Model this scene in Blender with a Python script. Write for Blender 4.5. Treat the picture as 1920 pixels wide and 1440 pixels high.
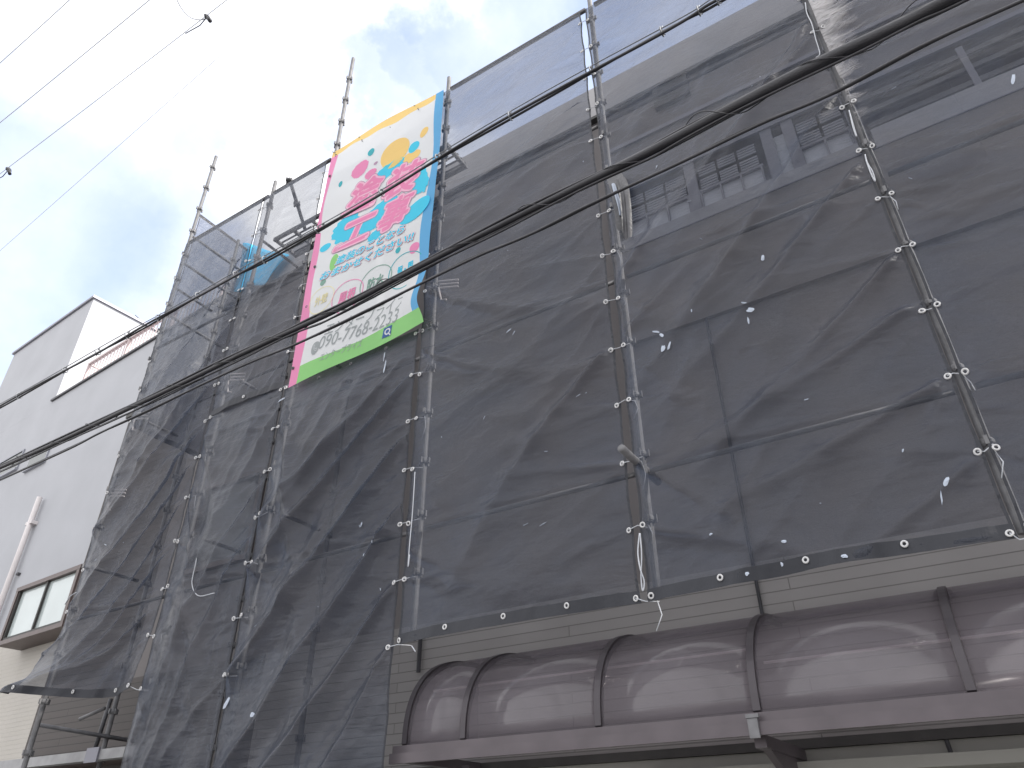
import bpy, math, random
import numpy as np
from mathutils import Matrix, Vector
random.seed(7)
SC = bpy.context.scene
for o in list(bpy.data.objects): bpy.data.objects.remove(o)
COL = SC.collection

# ------------------------------------------------------------------ camera
F, CX, CY, CAMZ = 1369.25, 960.0, 720.0, 1.6
AX = np.array([[0.84461431, -0.29406301, -0.44738532],
               [0.53533323, 0.45340888, 0.71262804],
               [-0.00670907, -0.84139606, 0.54037733]])   # rows: world x, y, z seen from the lens
cam = bpy.data.cameras.new('camera'); cam.sensor_width = 36; cam.lens = F / 1920 * 36
cam.clip_start = 0.05; cam.clip_end = 2000
co = bpy.data.objects.new('camera', cam); COL.objects.link(co)
M4 = Matrix.Identity(4)
for i in range(3):
    M4[i][0] = AX[i, 0]; M4[i][1] = -AX[i, 1]; M4[i][2] = -AX[i, 2]
M4[2][3] = CAMZ
co.matrix_world = M4
SC.camera = co

def ray(px, py):
    d = AX @ np.array([px - CX, py - CY, F]); return d / np.linalg.norm(d)
def at(px, py, y):
    """the point of the vertical plane at distance y that was measured at this place of the photograph"""
    d = ray(px, py); p = d * (y / d[1]); return (p[0], p[1], p[2] + CAMZ)
def atz(px, py, z):
    d = ray(px, py); p = d * ((z - CAMZ) / d[2]); return (p[0], p[1], p[2] + CAMZ)

# ------------------------------------------------------------------ light
SUN = Vector((0.76, 0.10, 0.64)).normalized()        # towards the sun: behind the house, to the right
w = bpy.data.worlds.new('World'); SC.world = w; w.use_nodes = True
nt = w.node_tree; nt.nodes.clear(); L = nt.links.new
def N(t, **k):
    n = nt.nodes.new(t)
    for a, b in k.items(): setattr(n, a, b)
    return n
sky = N('ShaderNodeTexSky', sky_type='NISHITA'); sky.sun_disc = False
sky.sun_elevation = math.asin(SUN.z); sky.sun_rotation = math.atan2(SUN.x, SUN.y)
sky.air_density = 1.0; sky.dust_density = 1.0
bg = N('ShaderNodeBackground'); bg.inputs['Strength'].default_value = 0.1
tc = N('ShaderNodeTexCoord')
warp = N('ShaderNodeTexNoise'); warp.inputs['Scale'].default_value = 7; warp.inputs['Detail'].default_value = 6; warp.inputs['Roughness'].default_value = .6
L(tc.outputs['Generated'], warp.inputs['Vector'])
sub = N('ShaderNodeVectorMath', operation='SUBTRACT'); L(warp.outputs['Color'], sub.inputs[0]); sub.inputs[1].default_value = (.5, .5, .5)
scl = N('ShaderNodeVectorMath', operation='SCALE'); L(sub.outputs[0], scl.inputs[0]); scl.inputs['Scale'].default_value = 0.26
add = N('ShaderNodeVectorMath', operation='ADD'); L(tc.outputs['Generated'], add.inputs[0]); L(scl.outputs[0], add.inputs[1])
nrm = N('ShaderNodeVectorMath', operation='NORMALIZE'); L(add.outputs[0], nrm.inputs[0])
# banks of cloud and open patches: (direction, half width in degrees, how much blue)
banks = [((60, 420), 11, .74), ((130, 300), 6, .6), ((20, 560), 9, .66), ((300, 500), 7, .66), ((240, 70), 7, .4), ((110, 470), 7, .76), ((-100, 250), 8, .6),
         ((318, 298), 1.8, .7), ((372, 268), 2.4, .7), ((700, 150), 4.0, .7), ((765, 155), 3.6, .8), ((870, 125), 4.6, .85), ((610, 190), 3.5, .5), ((1010, 80), 5, .8),
         ((1050, 160), 9, .85), ((1250, 100), 11, .9), ((1500, 60), 13, .9), ((655, 215), 2, .4), ((950, 230), 6, .7), ((1800, 0), 16, .8)]
acc = None
for (px, py), deg, amt in banks:
    d = ray(px, py)
    dot = N('ShaderNodeVectorMath', operation='DOT_PRODUCT'); L(nrm.outputs[0], dot.inputs[0]); dot.inputs[1].default_value = tuple(d)
    mr = N('ShaderNodeMapRange', interpolation_type='SMOOTHSTEP'); L(dot.outputs['Value'], mr.inputs['Value'])
    mr.inputs['From Min'].default_value = math.cos(math.radians(deg * 1.35)); mr.inputs['From Max'].default_value = math.cos(math.radians(deg * .45))
    mr.inputs['To Max'].default_value = amt
    if acc is None: acc = mr.outputs[0]
    else:
        mx = N('ShaderNodeMath', operation='MAXIMUM'); L(acc, mx.inputs[0]); L(mr.outputs[0], mx.inputs[1]); acc = mx.outputs[0]
fine = N('ShaderNodeTexNoise'); fine.inputs['Scale'].default_value = 4; fine.inputs['Detail'].default_value = 8; fine.inputs['Roughness'].default_value = .55
L(tc.outputs['Generated'], fine.inputs['Vector'])
fr = N('ShaderNodeMapRange'); L(fine.outputs['Fac'], fr.inputs['Value']); fr.inputs['From Min'].default_value = .35; fr.inputs['From Max'].default_value = .7
fr.inputs['To Min'].default_value = .7; fr.inputs['To Max'].default_value = 1.05
mul = N('ShaderNodeMath', operation='MULTIPLY', use_clamp=True); L(acc, mul.inputs[0]); L(fr.outputs[0], mul.inputs[1])
cloud = N('ShaderNodeMix', data_type='RGBA'); L(mul.outputs[0], cloud.inputs['Factor'])
CLOUDV = 9.6
cloud.inputs['A'].default_value = (CLOUDV, CLOUDV, CLOUDV * 1.02, 1)
skb = N('ShaderNodeMix', data_type='RGBA', blend_type='ADD'); skb.inputs['Factor'].default_value = 1
tint = N('ShaderNodeMix', data_type='RGBA', blend_type='MULTIPLY'); tint.inputs['Factor'].default_value = 1; tint.inputs['B'].default_value = (.80, .82, .92, 1)
L(sky.outputs[0], tint.inputs['A']); L(tint.outputs['Result'], skb.inputs['A']); skb.inputs['B'].default_value = (.8, 1.35, 2.7, 1)      # thin high veil in the open sky
L(skb.outputs['Result'], cloud.inputs['B'])
L(cloud.outputs['Result'], bg.inputs['Color'])
wo = N('ShaderNodeOutputWorld'); L(bg.outputs[0], wo.inputs[0])

sl = bpy.data.lights.new('sun', 'SUN'); sl.energy = 3.4; sl.angle = math.radians(.6); sl.color = (1, .95, .88)
so = bpy.data.objects.new('sun', sl); COL.objects.link(so); so.rotation_euler = SUN.to_track_quat('Z', 'Y').to_euler()
SC.view_settings.view_transform = 'Standard'; SC.view_settings.look = 'None'; SC.view_settings.exposure = 0.95; SC.view_settings.gamma = 1

# ------------------------------------------------------------------ materials
def mat(name, col, rough=.6, metal=0, spec=.5, noise=0, nscale=8, bump=0, bscale=40, col2=None, alpha=None):
    m = bpy.data.materials.new(name); m.use_nodes = True; t = m.node_tree; b = t.nodes['Principled BSDF']
    b.inputs['Base Color'].default_value = (*col, 1); b.inputs['Roughness'].default_value = rough
    b.inputs['Metallic'].default_value = metal; b.inputs['Specular IOR Level'].default_value = spec
    if noise or bump:
        tc = t.nodes.new('ShaderNodeTexCoord')
    if noise:
        n = t.nodes.new('ShaderNodeTexNoise'); n.inputs['Scale'].default_value = nscale; n.inputs['Detail'].default_value = 6
        t.links.new(tc.outputs['Object'], n.inputs['Vector'])
        r = t.nodes.new('ShaderNodeMapRange'); r.inputs['From Min'].default_value = .3; r.inputs['From Max'].default_value = .7
        t.links.new(n.outputs['Fac'], r.inputs['Value'])
        x = t.nodes.new('ShaderNodeMix'); x.data_type = 'RGBA'
        c2 = col2 or tuple(c * (1 - noise) for c in col)
        x.inputs['A'].default_value = (*col, 1); x.inputs['B'].default_value = (*c2, 1)
        t.links.new(r.outputs[0], x.inputs['Factor']); t.links.new(x.outputs['Result'], b.inputs['Base Color'])
    if bump:
        n = t.nodes.new('ShaderNodeTexNoise'); n.inputs['Scale'].default_value = bscale; n.inputs['Detail'].default_value = 4
        t.links.new(tc.outputs['Object'], n.inputs['Vector'])
        u = t.nodes.new('ShaderNodeBump'); u.inputs['Strength'].default_value = bump; u.inputs['Distance'].default_value = .01
        t.links.new(n.outputs['Fac'], u.inputs['Height']); t.links.new(u.outputs[0], b.inputs['Normal'])
    return m

def net_material(name, open_, base, base2, rough=.42):
    """woven mesh sheet: the holes let the background through, the black yarn is a little glossy; seen edge on the yarn closes up"""
    m = bpy.data.materials.new(name); m.use_nodes = True; t = m.node_tree; b = t.nodes['Principled BSDF']; l = t.links.new
    out = t.nodes['Material Output']
    tc = t.nodes.new('ShaderNodeTexCoord')
    n1 = t.nodes.new('ShaderNodeTexNoise'); n1.inputs['Scale'].default_value = 1.6; n1.inputs['Detail'].default_value = 5; l(tc.outputs['Object'], n1.inputs['Vector'])
    r1 = t.nodes.new('ShaderNodeMapRange'); r1.inputs['From Min'].default_value = .35; r1.inputs['From Max'].default_value = .65; l(n1.outputs['Fac'], r1.inputs['Value'])
    x = t.nodes.new('ShaderNodeMix'); x.data_type = 'RGBA'; x.inputs['A'].default_value = (*base, 1); x.inputs['B'].default_value = (*base2, 1)
    l(r1.outputs[0], x.inputs['Factor']); l(x.outputs['Result'], b.inputs['Base Color'])
    b.inputs['Roughness'].default_value = rough; b.inputs['Specular IOR Level'].default_value = .62
    # creases of the cloth, longer along the weft
    mp = t.nodes.new('ShaderNodeMapping'); mp.inputs['Scale'].default_value = (2.2, 2.2, 9); mp.inputs['Rotation'].default_value = (0, .25, 0); l(tc.outputs['Object'], mp.inputs['Vector'])
    n2 = t.nodes.new('ShaderNodeTexNoise'); n2.inputs['Scale'].default_value = 2.2; n2.inputs['Detail'].default_value = 7; n2.inputs['Roughness'].default_value = .62; n2.inputs['Distortion'].default_value = .6
    l(mp.outputs[0], n2.inputs['Vector'])
    n3 = t.nodes.new('ShaderNodeTexNoise'); n3.inputs['Scale'].default_value = 150; n3.inputs['Detail'].default_value = 2; l(tc.outputs['Object'], n3.inputs['Vector'])
    ad = t.nodes.new('ShaderNodeMath'); ad.operation = 'MULTIPLY_ADD'; l(n3.outputs['Fac'], ad.inputs[0]); ad.inputs[1].default_value = .05; l(n2.outputs['Fac'], ad.inputs[2])
    bu = t.nodes.new('ShaderNodeBump'); bu.inputs['Strength'].default_value = .55; bu.inputs['Distance'].default_value = .022; l(ad.outputs[0], bu.inputs['Height']); l(bu.outputs[0], b.inputs['Normal'])
    tl = t.nodes.new('ShaderNodeBsdfTranslucent'); tl.inputs['Color'].default_value = (base[0] * 2.0, base[1] * 2.0, base[2] * 2.0, 1)
    a = t.nodes.new('ShaderNodeMixShader'); a.inputs[0].default_value = .28; l(b.outputs[0], a.inputs[1]); l(tl.outputs[0], a.inputs[2])
    tr = t.nodes.new('ShaderNodeBsdfTransparent'); tr.inputs[0].default_value = (.97, .98, 1, 1)
    lw = t.nodes.new('ShaderNodeLayerWeight'); lw.inputs['Blend'].default_value = .5; l(bu.outputs[0], lw.inputs['Normal'])
    mr = t.nodes.new('ShaderNodeMapRange'); l(lw.outputs['Facing'], mr.inputs['Value']); mr.inputs['From Max'].default_value = .8
    mr.inputs['To Min'].default_value = 1 - open_; mr.inputs['To Max'].default_value = min(1, 1 - open_ + .22)
    g = t.nodes.new('ShaderNodeMath'); g.operation = 'MULTIPLY_ADD'; l(n3.outputs['Fac'], g.inputs[0]); g.inputs[1].default_value = .16; l(mr.outputs[0], g.inputs[2])
    g2 = t.nodes.new('ShaderNodeMath'); g2.operation = 'SUBTRACT'; g2.use_clamp = True; l(g.outputs[0], g2.inputs[0]); g2.inputs[1].default_value = .08
    f = t.nodes.new('ShaderNodeMixShader'); l(g2.outputs[0], f.inputs[0]); l(tr.outputs[0], f.inputs[1]); l(a.outputs[0], f.inputs[2])
    l(f.outputs[0], out.inputs['Surface'])
    return m

def siding(name, c1, c2, mortar, w=3.3, h=.078, ms=.004, nz=.25):
    m = mat(name, c1, .75); t = m.node_tree; b = t.nodes['Principled BSDF']; l = t.links.new
    tc = t.nodes.new('ShaderNodeTexCoord'); sp = t.nodes.new('ShaderNodeSeparateXYZ'); cb = t.nodes.new('ShaderNodeCombineXYZ')
    sm = t.nodes.new('ShaderNodeMath'); l(tc.outputs['Object'], sp.inputs[0]); l(sp.outputs['X'], sm.inputs[0]); l(sp.outputs['Y'], sm.inputs[1])
    l(sm.outputs[0], cb.inputs['X']); l(sp.outputs['Z'], cb.inputs['Y'])
    br = t.nodes.new('ShaderNodeTexBrick'); l(cb.outputs[0], br.inputs['Vector']); br.inputs['Scale'].default_value = 1
    br.inputs['Brick Width'].default_value = w; br.inputs['Row Height'].default_value = h; br.inputs['Mortar Size'].default_value = ms; br.inputs['Mortar Smooth'].default_value = .3
    br.inputs['Color1'].default_value = (*c1, 1); br.inputs['Color2'].default_value = (*c2, 1); br.inputs['Mortar'].default_value = (*mortar, 1)
    n = t.nodes.new('ShaderNodeTexNoise'); n.inputs['Scale'].default_value = .8; n.inputs['Detail'].default_value = 7; l(tc.outputs['Object'], n.inputs['Vector'])
    r = t.nodes.new('ShaderNodeMapRange'); l(n.outputs['Fac'], r.inputs['Value']); r.inputs['From Min'].default_value = .3; r.inputs['From Max'].default_value = .7
    r.inputs['To Min'].default_value = 1 - nz; r.inputs['To Max'].default_value = 1
    x = t.nodes.new('ShaderNodeVectorMath'); x.operation = 'SCALE'; l(br.outputs['Color'], x.inputs[0]); l(r.outputs[0], x.inputs['Scale'])
    l(x.outputs[0], b.inputs['Base Color'])
    u = t.nodes.new('ShaderNodeBump'); u.inputs['Strength'].default_value = .5; u.inputs['Distance'].default_value = .006; u.invert = True
    l(br.outputs['Fac'], u.inputs['Height']); l(u.outputs[0], b.inputs['Normal'])
    return m

MT = dict(
    net=net_material('mesh_sheet', .47, (.036, .048, .078), (.050, .052, .068), .34),
    netdark=net_material('dense_mesh_sheet', .37, (.036, .047, .074), (.046, .050, .068), .32),
    hem=mat('sheet_hem', (.018, .020, .028), .6, bump=.2),
    eyelet=mat('white_eyelet', (.55, .55, .56), .4),
    cord=mat('white_cord', (.48, .50, .54), .7),
    steel=mat('galvanised_steel', (.19, .19, .20), .65, .2, noise=.35, nscale=14, bump=.15),
    dark_steel=mat('weathered_steel', (.11, .11, .12), .55, .4, noise=.4, nscale=10),
    siding=siding('house_siding', (.33, .315, .31), (.30, .285, .28), (.19, .18, .175)),
    lower=mat('lower_wall_panel', (.30, .30, .275), .7, noise=.25, nscale=1.5),
    fascia=mat('roof_parapet_sheet', (.40, .39, .40), .6, noise=.2, nscale=2),
    trim=mat('dark_trim', (.05, .048, .046), .6, noise=.3),
    mid=mat('balcony_parapet', (.21, .19, .185), .7, noise=.3, nscale=1.5),
    cream=mat('balcony_cladding', (.34, .34, .37), .6, noise=.12),
    curtain=mat('balcony_pane', (.56, .58, .64), .3, noise=.1, nscale=3),
    louvre=mat('balcony_louvre', (.27, .28, .32), .5),
    alu=mat('grey_aluminium', (.20, .20, .235), .45, .3),
    white=mat('white_render', (.42, .43, .46), .85, noise=.09, nscale=1.2, bump=.25, bscale=60),
    brown=mat('brown_aluminium', (.115, .085, .08), .45, .2, noise=.2),
    awnframe=mat('awning_brown', (.105, .09, .10), .42, .3, noise=.25, nscale=5),
    glass=mat('frosted_pane', (.50, .56, .56), .12, 0, .8, noise=.12, nscale=2),
    pvc=mat('white_pvc', (.66, .62, .62), .5, noise=.08),
    rail=mat('railing_paint', (.42, .33, .33), .5),
    cable=mat('cable_jacket', (.026, .026, .033), .45, noise=.4, bump=.3, bscale=120),
    cable2=mat('messenger_wire', (.20, .21, .23), .5, .5),
    farwire=mat('far_wire', (.55, .56, .58), .6),
    tarp=mat('blue_tarp', (.03, .55, .95), .5, bump=.4, bscale=20),
    asphalt=mat('asphalt', (.10, .10, .10), .9, noise=.3, nscale=5, bump=.3, bscale=80),
    concrete=mat('pavement_concrete', (.30, .29, .28), .9, noise=.2, nscale=4),
    rag=mat('bunched_sheet', (.10, .10, .11), .4, noise=.5, nscale=9, bump=.5, bscale=30),
    tape=mat('white_tape', (.42, .47, .56), .5),
    upperwall=mat('plain_wall_render', (.20, .185, .185), .8, noise=.22, nscale=.9, bump=.2, bscale=30),
    sidewall=siding('brown_side_wall', (.10, .088, .085), (.088, .08, .078), (.05, .046, .045)),
    pipe=mat('grey_gutter', (.33, .33, .34), .5, noise=.3, nscale=6),
    rib=mat('awning_rib', (.055, .048, .055), .4, .3),
)
def brickwall(name):
    return siding(name, (.48, .455, .42), (.475, .45, .41), (.44, .42, .385), w=.20, h=.062, ms=.004, nz=.1)
MT['nbrick'] = brickwall('pale_brick')

# smoked polycarbonate
def smoke_mat():
    m = bpy.data.materials.new('smoked_polycarbonate'); m.use_nodes = True; t = m.node_tree; l = t.links.new; b = t.nodes['Principled BSDF']
    b.inputs['Base Color'].default_value = (.20, .185, .205, 1); b.inputs['Roughness'].default_value = .11; b.inputs['Specular IOR Level'].default_value = 1.0
    tc = t.nodes.new('ShaderNodeTexCoord'); n = t.nodes.new('ShaderNodeTexNoise'); n.inputs['Scale'].default_value = 2.5; n.inputs['Detail'].default_value = 5; l(tc.outputs['Object'], n.inputs['Vector'])
    r = t.nodes.new('ShaderNodeMapRange'); l(n.outputs['Fac'], r.inputs['Value']); r.inputs['To Min'].default_value = .24; r.inputs['To Max'].default_value = .44
    u = t.nodes.new('ShaderNodeBump'); u.inputs['Strength'].default_value = .035; u.inputs['Distance'].default_value = .02; l(n.outputs['Fac'], u.inputs['Height']); l(u.outputs[0], b.inputs['Normal'])
    tr = t.nodes.new('ShaderNodeBsdfTransparent'); tr.inputs[0].default_value = (.885, .86, .88, 1)
    x = t.nodes.new('ShaderNodeMixShader'); l(r.outputs[0], x.inputs[0]); l(tr.outputs[0], x.inputs[1]); l(b.outputs[0], x.inputs[2])
    l(x.outputs[0], t.nodes['Material Output'].inputs['Surface'])
    return m
MT['smoke'] = smoke_mat()
def cloth_mat(name, c, rough=.6):
    m = bpy.data.materials.new(name); m.use_nodes = True; t = m.node_tree; l = t.links.new; b = t.nodes['Principled BSDF']
    b.inputs['Base Color'].default_value = (*c, 1); b.inputs['Roughness'].default_value = rough; b.inputs['Specular IOR Level'].default_value = .3
    tc = t.nodes.new('ShaderNodeTexCoord'); n = t.nodes.new('ShaderNodeTexNoise'); n.inputs['Scale'].default_value = 5; n.inputs['Detail'].default_value = 5; l(tc.outputs['Object'], n.inputs['Vector'])
    u = t.nodes.new('ShaderNodeBump'); u.inputs['Strength'].default_value = .3; u.inputs['Distance'].default_value = .02; l(n.outputs['Fac'], u.inputs['Height']); l(u.outputs[0], b.inputs['Normal'])
    tl = t.nodes.new('ShaderNodeBsdfTranslucent'); tl.inputs['Color'].default_value = (*c, 1)
    x = t.nodes.new('ShaderNodeMixShader'); x.inputs[0].default_value = .33; l(b.outputs[0], x.inputs[1]); l(tl.outputs[0], x.inputs[2])
    l(x.outputs[0], t.nodes['Material Output'].inputs['Surface'])
    return m

# ------------------------------------------------------------------ object helpers
class MB:
    def __init__(s): s.v = []; s.f = []; s.mi = []
    def add(s, vs, fs, mi=0):
        o = len(s.v); s.v += [tuple(p) for p in vs]; s.f += [tuple(i + o for i in f) for f in fs]; s.mi += [mi] * len(fs); return s
    def box(s, x0, y0, z0, x1, y1, z1, mi=0):
        vs = [(x, y, z) for z in (z0, z1) for y in (y0, y1) for x in (x0, x1)]
        return s.add(vs, [(0, 2, 3, 1), (4, 5, 7, 6), (0, 1, 5, 4), (2, 6, 7, 3), (0, 4, 6, 2), (1, 3, 7, 5)], mi)
    def tube(s, pts, r, n=8, mi=0, cap=True):
        pts = [np.array(p, float) for p in pts]; vs = []; rr = r if hasattr(r, '__len__') else [r] * len(pts)
        ref = None
        for i, p in enumerate(pts):
            d = pts[min(i + 1, len(pts) - 1)] - pts[max(i - 1, 0)]; d /= (np.linalg.norm(d) + 1e-9)
            if ref is None: ref = np.cross(d, [0, 0, 1] if abs(d[2]) < .9 else [1, 0, 0])
            a = ref - d * (ref @ d); a /= (np.linalg.norm(a) + 1e-9); ref = a; b = np.cross(d, a)
            for k in range(n):
                t = 2 * math.pi * k / n; vs.append(p + rr[i] * (a * math.cos(t) + b * math.sin(t)))
        fs = [(i * n + k, i * n + (k + 1) % n, (i + 1) * n + (k + 1) % n, (i + 1) * n + k) for i in range(len(pts) - 1) for k in range(n)]
        if cap: fs += [tuple(range(n))[::-1], tuple(range((len(pts) - 1) * n, len(pts) * n))]
        return s.add(vs, fs, mi)
    def torus(s, c, R, r, nrm=(0, -1, 0), n=14, k=6, mi=0, squash=1):
        q = Vector(nrm).to_track_quat('Z', 'Y').to_matrix(); vs = []
        for i in range(n):
            a = 2 * math.pi * i / n
            for j in range(k):
                b = 2 * math.pi * j / k
                p = q @ Vector(((R + r * math.cos(b)) * math.cos(a) * squash, (R + r * math.cos(b)) * math.sin(a), r * math.sin(b)))
                vs.append((p.x + c[0], p.y + c[1], p.z + c[2]))
        return s.add(vs, [(i * k + j, ((i + 1) % n) * k + j, ((i + 1) % n) * k + (j + 1) % k, i * k + (j + 1) % k) for i in range(n) for j in range(k)], mi)
    def build(s, name, m, parent=None, smooth=False):
        me = bpy.data.meshes.new(name); me.from_pydata(s.v, [], s.f)
        ms = m if isinstance(m, (list, tuple)) else [m]
        for x in ms: me.materials.append(x)
        if len(ms) > 1: me.polygons.foreach_set('material_index', s.mi)
        if smooth: me.polygons.foreach_set('use_smooth', [True] * len(me.polygons))
        me.update()
        o = bpy.data.objects.new(name, me); COL.objects.link(o)
        if parent is not None:
            o.parent = parent
            r = parent
            while r.parent: r = r.parent
            if not getattr(s, 'local', False):
                me.transform(r.matrix_world.inverted() if r.type == 'EMPTY' else Matrix.Identity(4))
        return o
def thing(name, label, cat, loc=(0, 0, 0), group=None, rz=0):
    o = bpy.data.objects.new(name, None); COL.objects.link(o); o.location = loc; o.rotation_euler = (0, 0, rz)
    o.matrix_world = Matrix.Translation(loc) @ Matrix.Rotation(rz, 4, 'Z'); o.empty_display_size = .2
    return tag(o, label, cat, group)
def tag(o, label, cat, group=None):
    o['label'] = label; o['category'] = cat
    if group: o['group'] = group
    return o
def struct(o): o['kind'] = 'structure'; return o

def vnoise(x, y, seed):
    """smooth 2-D gradient noise in -1..1 on numpy arrays"""
    rs = np.random.RandomState(seed); g = rs.rand(256, 256) * 2 * math.pi
    xi = np.floor(x).astype(int); yi = np.floor(y).astype(int); xf = x - xi; yf = y - yi
    def gr(a, b, dx, dy):
        t = g[a % 256, b % 256]; return np.cos(t) * dx + np.sin(t) * dy
    u = xf ** 3 * (xf * (xf * 6 - 15) + 10); v = yf ** 3 * (yf * (yf * 6 - 15) + 10)
    a = gr(xi, yi, xf, yf); b = gr(xi + 1, yi, xf - 1, yf); c = gr(xi, yi + 1, xf, yf - 1); d = gr(xi + 1, yi + 1, xf - 1, yf - 1)
    return ((a * (1 - u) + b * u) * (1 - v) + (c * (1 - u) + d * u) * v) * 1.5

def smooth(pts, n=12):
    P = [np.array(p) for p in pts]; P = [2 * P[0] - P[1]] + P + [2 * P[-1] - P[-2]]; out = []
    for i in range(1, len(P) - 2):
        for k in range(n):
            t = k / n; a, b__, c, d = P[i - 1:i + 3]
            out.append(.5 * ((2 * b__) + (c - a) * t + (2 * a - 5 * b__ + 4 * c - d) * t * t + (3 * b__ - a - 3 * c + d) * t ** 3))
    return out + [P[-2]]

# ------------------------------------------------------------------ ground
g = struct(MB().add([(-120, -120, -.15), (120, -120, -.15), (120, 120, -.15), (-120, 120, -.15)], [(0, 1, 2, 3)]).build('ground', MT['concrete']))
struct(MB().add([(-120, -3.5, -.10), (120, -3.5, -.10), (120, 2.9, -.10), (-120, 2.9, -.10)], [(0, 1, 2, 3)]).build('road', MT['asphalt']))
struct(MB().box(-120, 2.9, -.14, 120, 4.99, 0.0).build('pavement', MT['concrete']))

C0 = CAMZ
# ------------------------------------------------------------------ the scaffolded house
H = thing('house', 'brown grey sided house wrapped in dark scaffold netting above a smoked awning', 'house', (-1, 5, 0))
XL, XR, YB = -8.2, 7.0, 12.0
ROOF = C0 + 7.41
b = MB()
b.box(XL, 5.0, C0 + .56, XR, YB, C0 + 4.62)
b.box(XL, 5.0, C0 + 5.62, XR, YB, C0 + 6.9)
b.box(XL, 5.0, C0 + 4.622, -1.95, YB, C0 + 5.618)
b.box(-1.948, 5.45, C0 + 4.622, XR, YB, C0 + 5.618)
MB().box(-9.95, 5.0, C0 + .56, XL - .002, YB, C0 + 5.55).build('side_wall', MT['sidewall'], H)
b.build('wall', MT['upperwall'], H)
MB().box(XL, 4.996, C0 + .562, -6.003, 4.9995, C0 + 1.66).build('wall_cladding', MT['sidewall'], H)
MB().box(-6.0, 4.996, C0 + .562, XR, 4.9995, C0 + 1.66).build('wall_cladding', MT['siding'], H)
MB().box(-9.95, 5.0, 0, XR, YB, C0 + .505).build('lower_wall', MT['lower'], H)
MB().box(XL - .05, 4.95, C0 + 6.902, XR, YB + .05, ROOF).build('roof_parapet', MT['fascia'], H)
MB().box(XL - .07, 4.93, C0 + 6.86, XR, 4.998, C0 + 6.9).build('eaves_shadow_strip', MT['trim'], H)  # dark strip draws the shadow line under the eaves
MB().box(-9.95, 4.975, C0 + .507, XR, 5.2, C0 + .558).build('belt_trim', MT['trim'], H)
MB().box(-1.31, 4.94, C0 + 6.55, -.93, 4.998, C0 + 6.85).build('vent', MT['trim'], H)
MB().box(XL - 1.8, 4.96, C0 + 5.552, XL, YB, C0 + 5.62).build('low_roof', MT['trim'], H)
p = MB().box(-1.948, 4.955, C0 + 3.75, XR, 5.0 - .002, C0 + 4.80); p.build('balcony_parapet', MT['mid'], H)
MB().box(-1.948, 4.945, C0 + 4.801, XR, 5.04, C0 + 4.812).build('coping', MT['alu'], H)
# glazed screen on the balcony: sill band, panes, louvre rows and posts
MB().box(-1.9, 4.972, C0 + 4.813, .3, 5.06, C0 + 4.968).build('sill_band', MT['cream'], H)
wcount = 0
for x0, x1 in [(-1.80, -1.16), (-1.04, -.47), (-.12, .28)]:
    n = max(1, round((x1 - x0) / .21)); s = (x1 - x0) / n
    f = MB().box(x0 - .02, 5.0, C0 + 4.972, x1 + .02, 5.03, C0 + 4.99).box(x0 - .02, 5.0, C0 + 5.19, x1 + .02, 5.03, C0 + 5.22)
    for i in range(n + 1): f.box(x0 + i * s - .008, 5.0, C0 + 4.99, x0 + i * s + .008, 5.03, C0 + 5.19)
    fo = f.build('window', MT['alu'], H)
    for i in range(n): MB().box(x0 + i * s + .008, 5.032, C0 + 4.985, x0 + (i + 1) * s - .008, 5.045, C0 + 5.195).build('pane', MT['curtain'], fo)
    for zz in (5.25, 5.41):
        lv = MB()
        for i in range(n):
            for k in range(4): lv.box(x0 + i * s + .012, 5.02, C0 + zz + k * .032, x0 + (i + 1) * s - .012, 5.03, C0 + zz + k * .032 + .022)
        lv.build('louvre', MT['louvre'], H)
for x in (-1.93, -1.10, -.36, -.17, .34): MB().box(x - .05, 4.985, C0 + 4.97, x + .05, 5.015, C0 + 5.598).build('balcony_post', MT['alu'], H)
for x0, x1 in ((.42, 2.6),):
    lv = MB()
    for k in range(3): lv.box(x0, 5.0, C0 + 5.10 + k * .17, x1, 5.03, C0 + 5.15 + k * .17)
    lv.build('louvre', MT['dark_steel'], H)
    for xx in (1.2, 1.9): MB().box(xx, 4.985, C0 + 5.06, xx + .05, 4.999, C0 + 5.55).build('balcony_post', MT['alu'], H)
    MB().box(x0, 4.972, C0 + 4.813, x1, 5.06, C0 + 5.05).build('sill_band', MT['cream'], H)
MB().box(-.32, 5.03, C0 + 4.99, -.21, 5.05, C0 + 5.5).build('pane', MT['curtain'], H)
for z in (5.6, 6.25): MB().box(-1.9, 4.97, C0 + z, 3, 4.998, C0 + z + .05).build('trim_board', MT['alu'], H)
MB().tube([(-1.2, 4.975, C0 + 4.2), (-1.2, 4.975, C0 + 1.26)], .012).build('wall_cable', MT['cable'], H)
MB().tube([(-4.05, 4.96, C0 + 1.55), (-4.05, 4.96, C0 + 1.26)], .018).build('wall_cable', MT['cable'], H)
# dark windows behind the nets
for x0, x1, z0, z1 in [(-7.6, -6.5, 2.7, 3.8)]:
    fo = MB().box(x0, 4.93, C0 + z0, x1, 4.998, C0 + z0 + .06).box(x0, 4.93, C0 + z1 - .06, x1, 4.998, C0 + z1).box(x0, 4.93, C0 + z0 + .06, x0 + .05, 4.998, C0 + z1 - .06).box(x1 - .05, 4.93, C0 + z0 + .06, x1, 4.998, C0 + z1 - .06).build('window', MT['brown'], H)
    MB().box(x0 + .05, 4.975, C0 + z0 + .06, x1 - .05, 4.997, C0 + z1 - .06).build('pane', mat('dark_pane', (.05, .055, .065), .1), fo)
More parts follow.
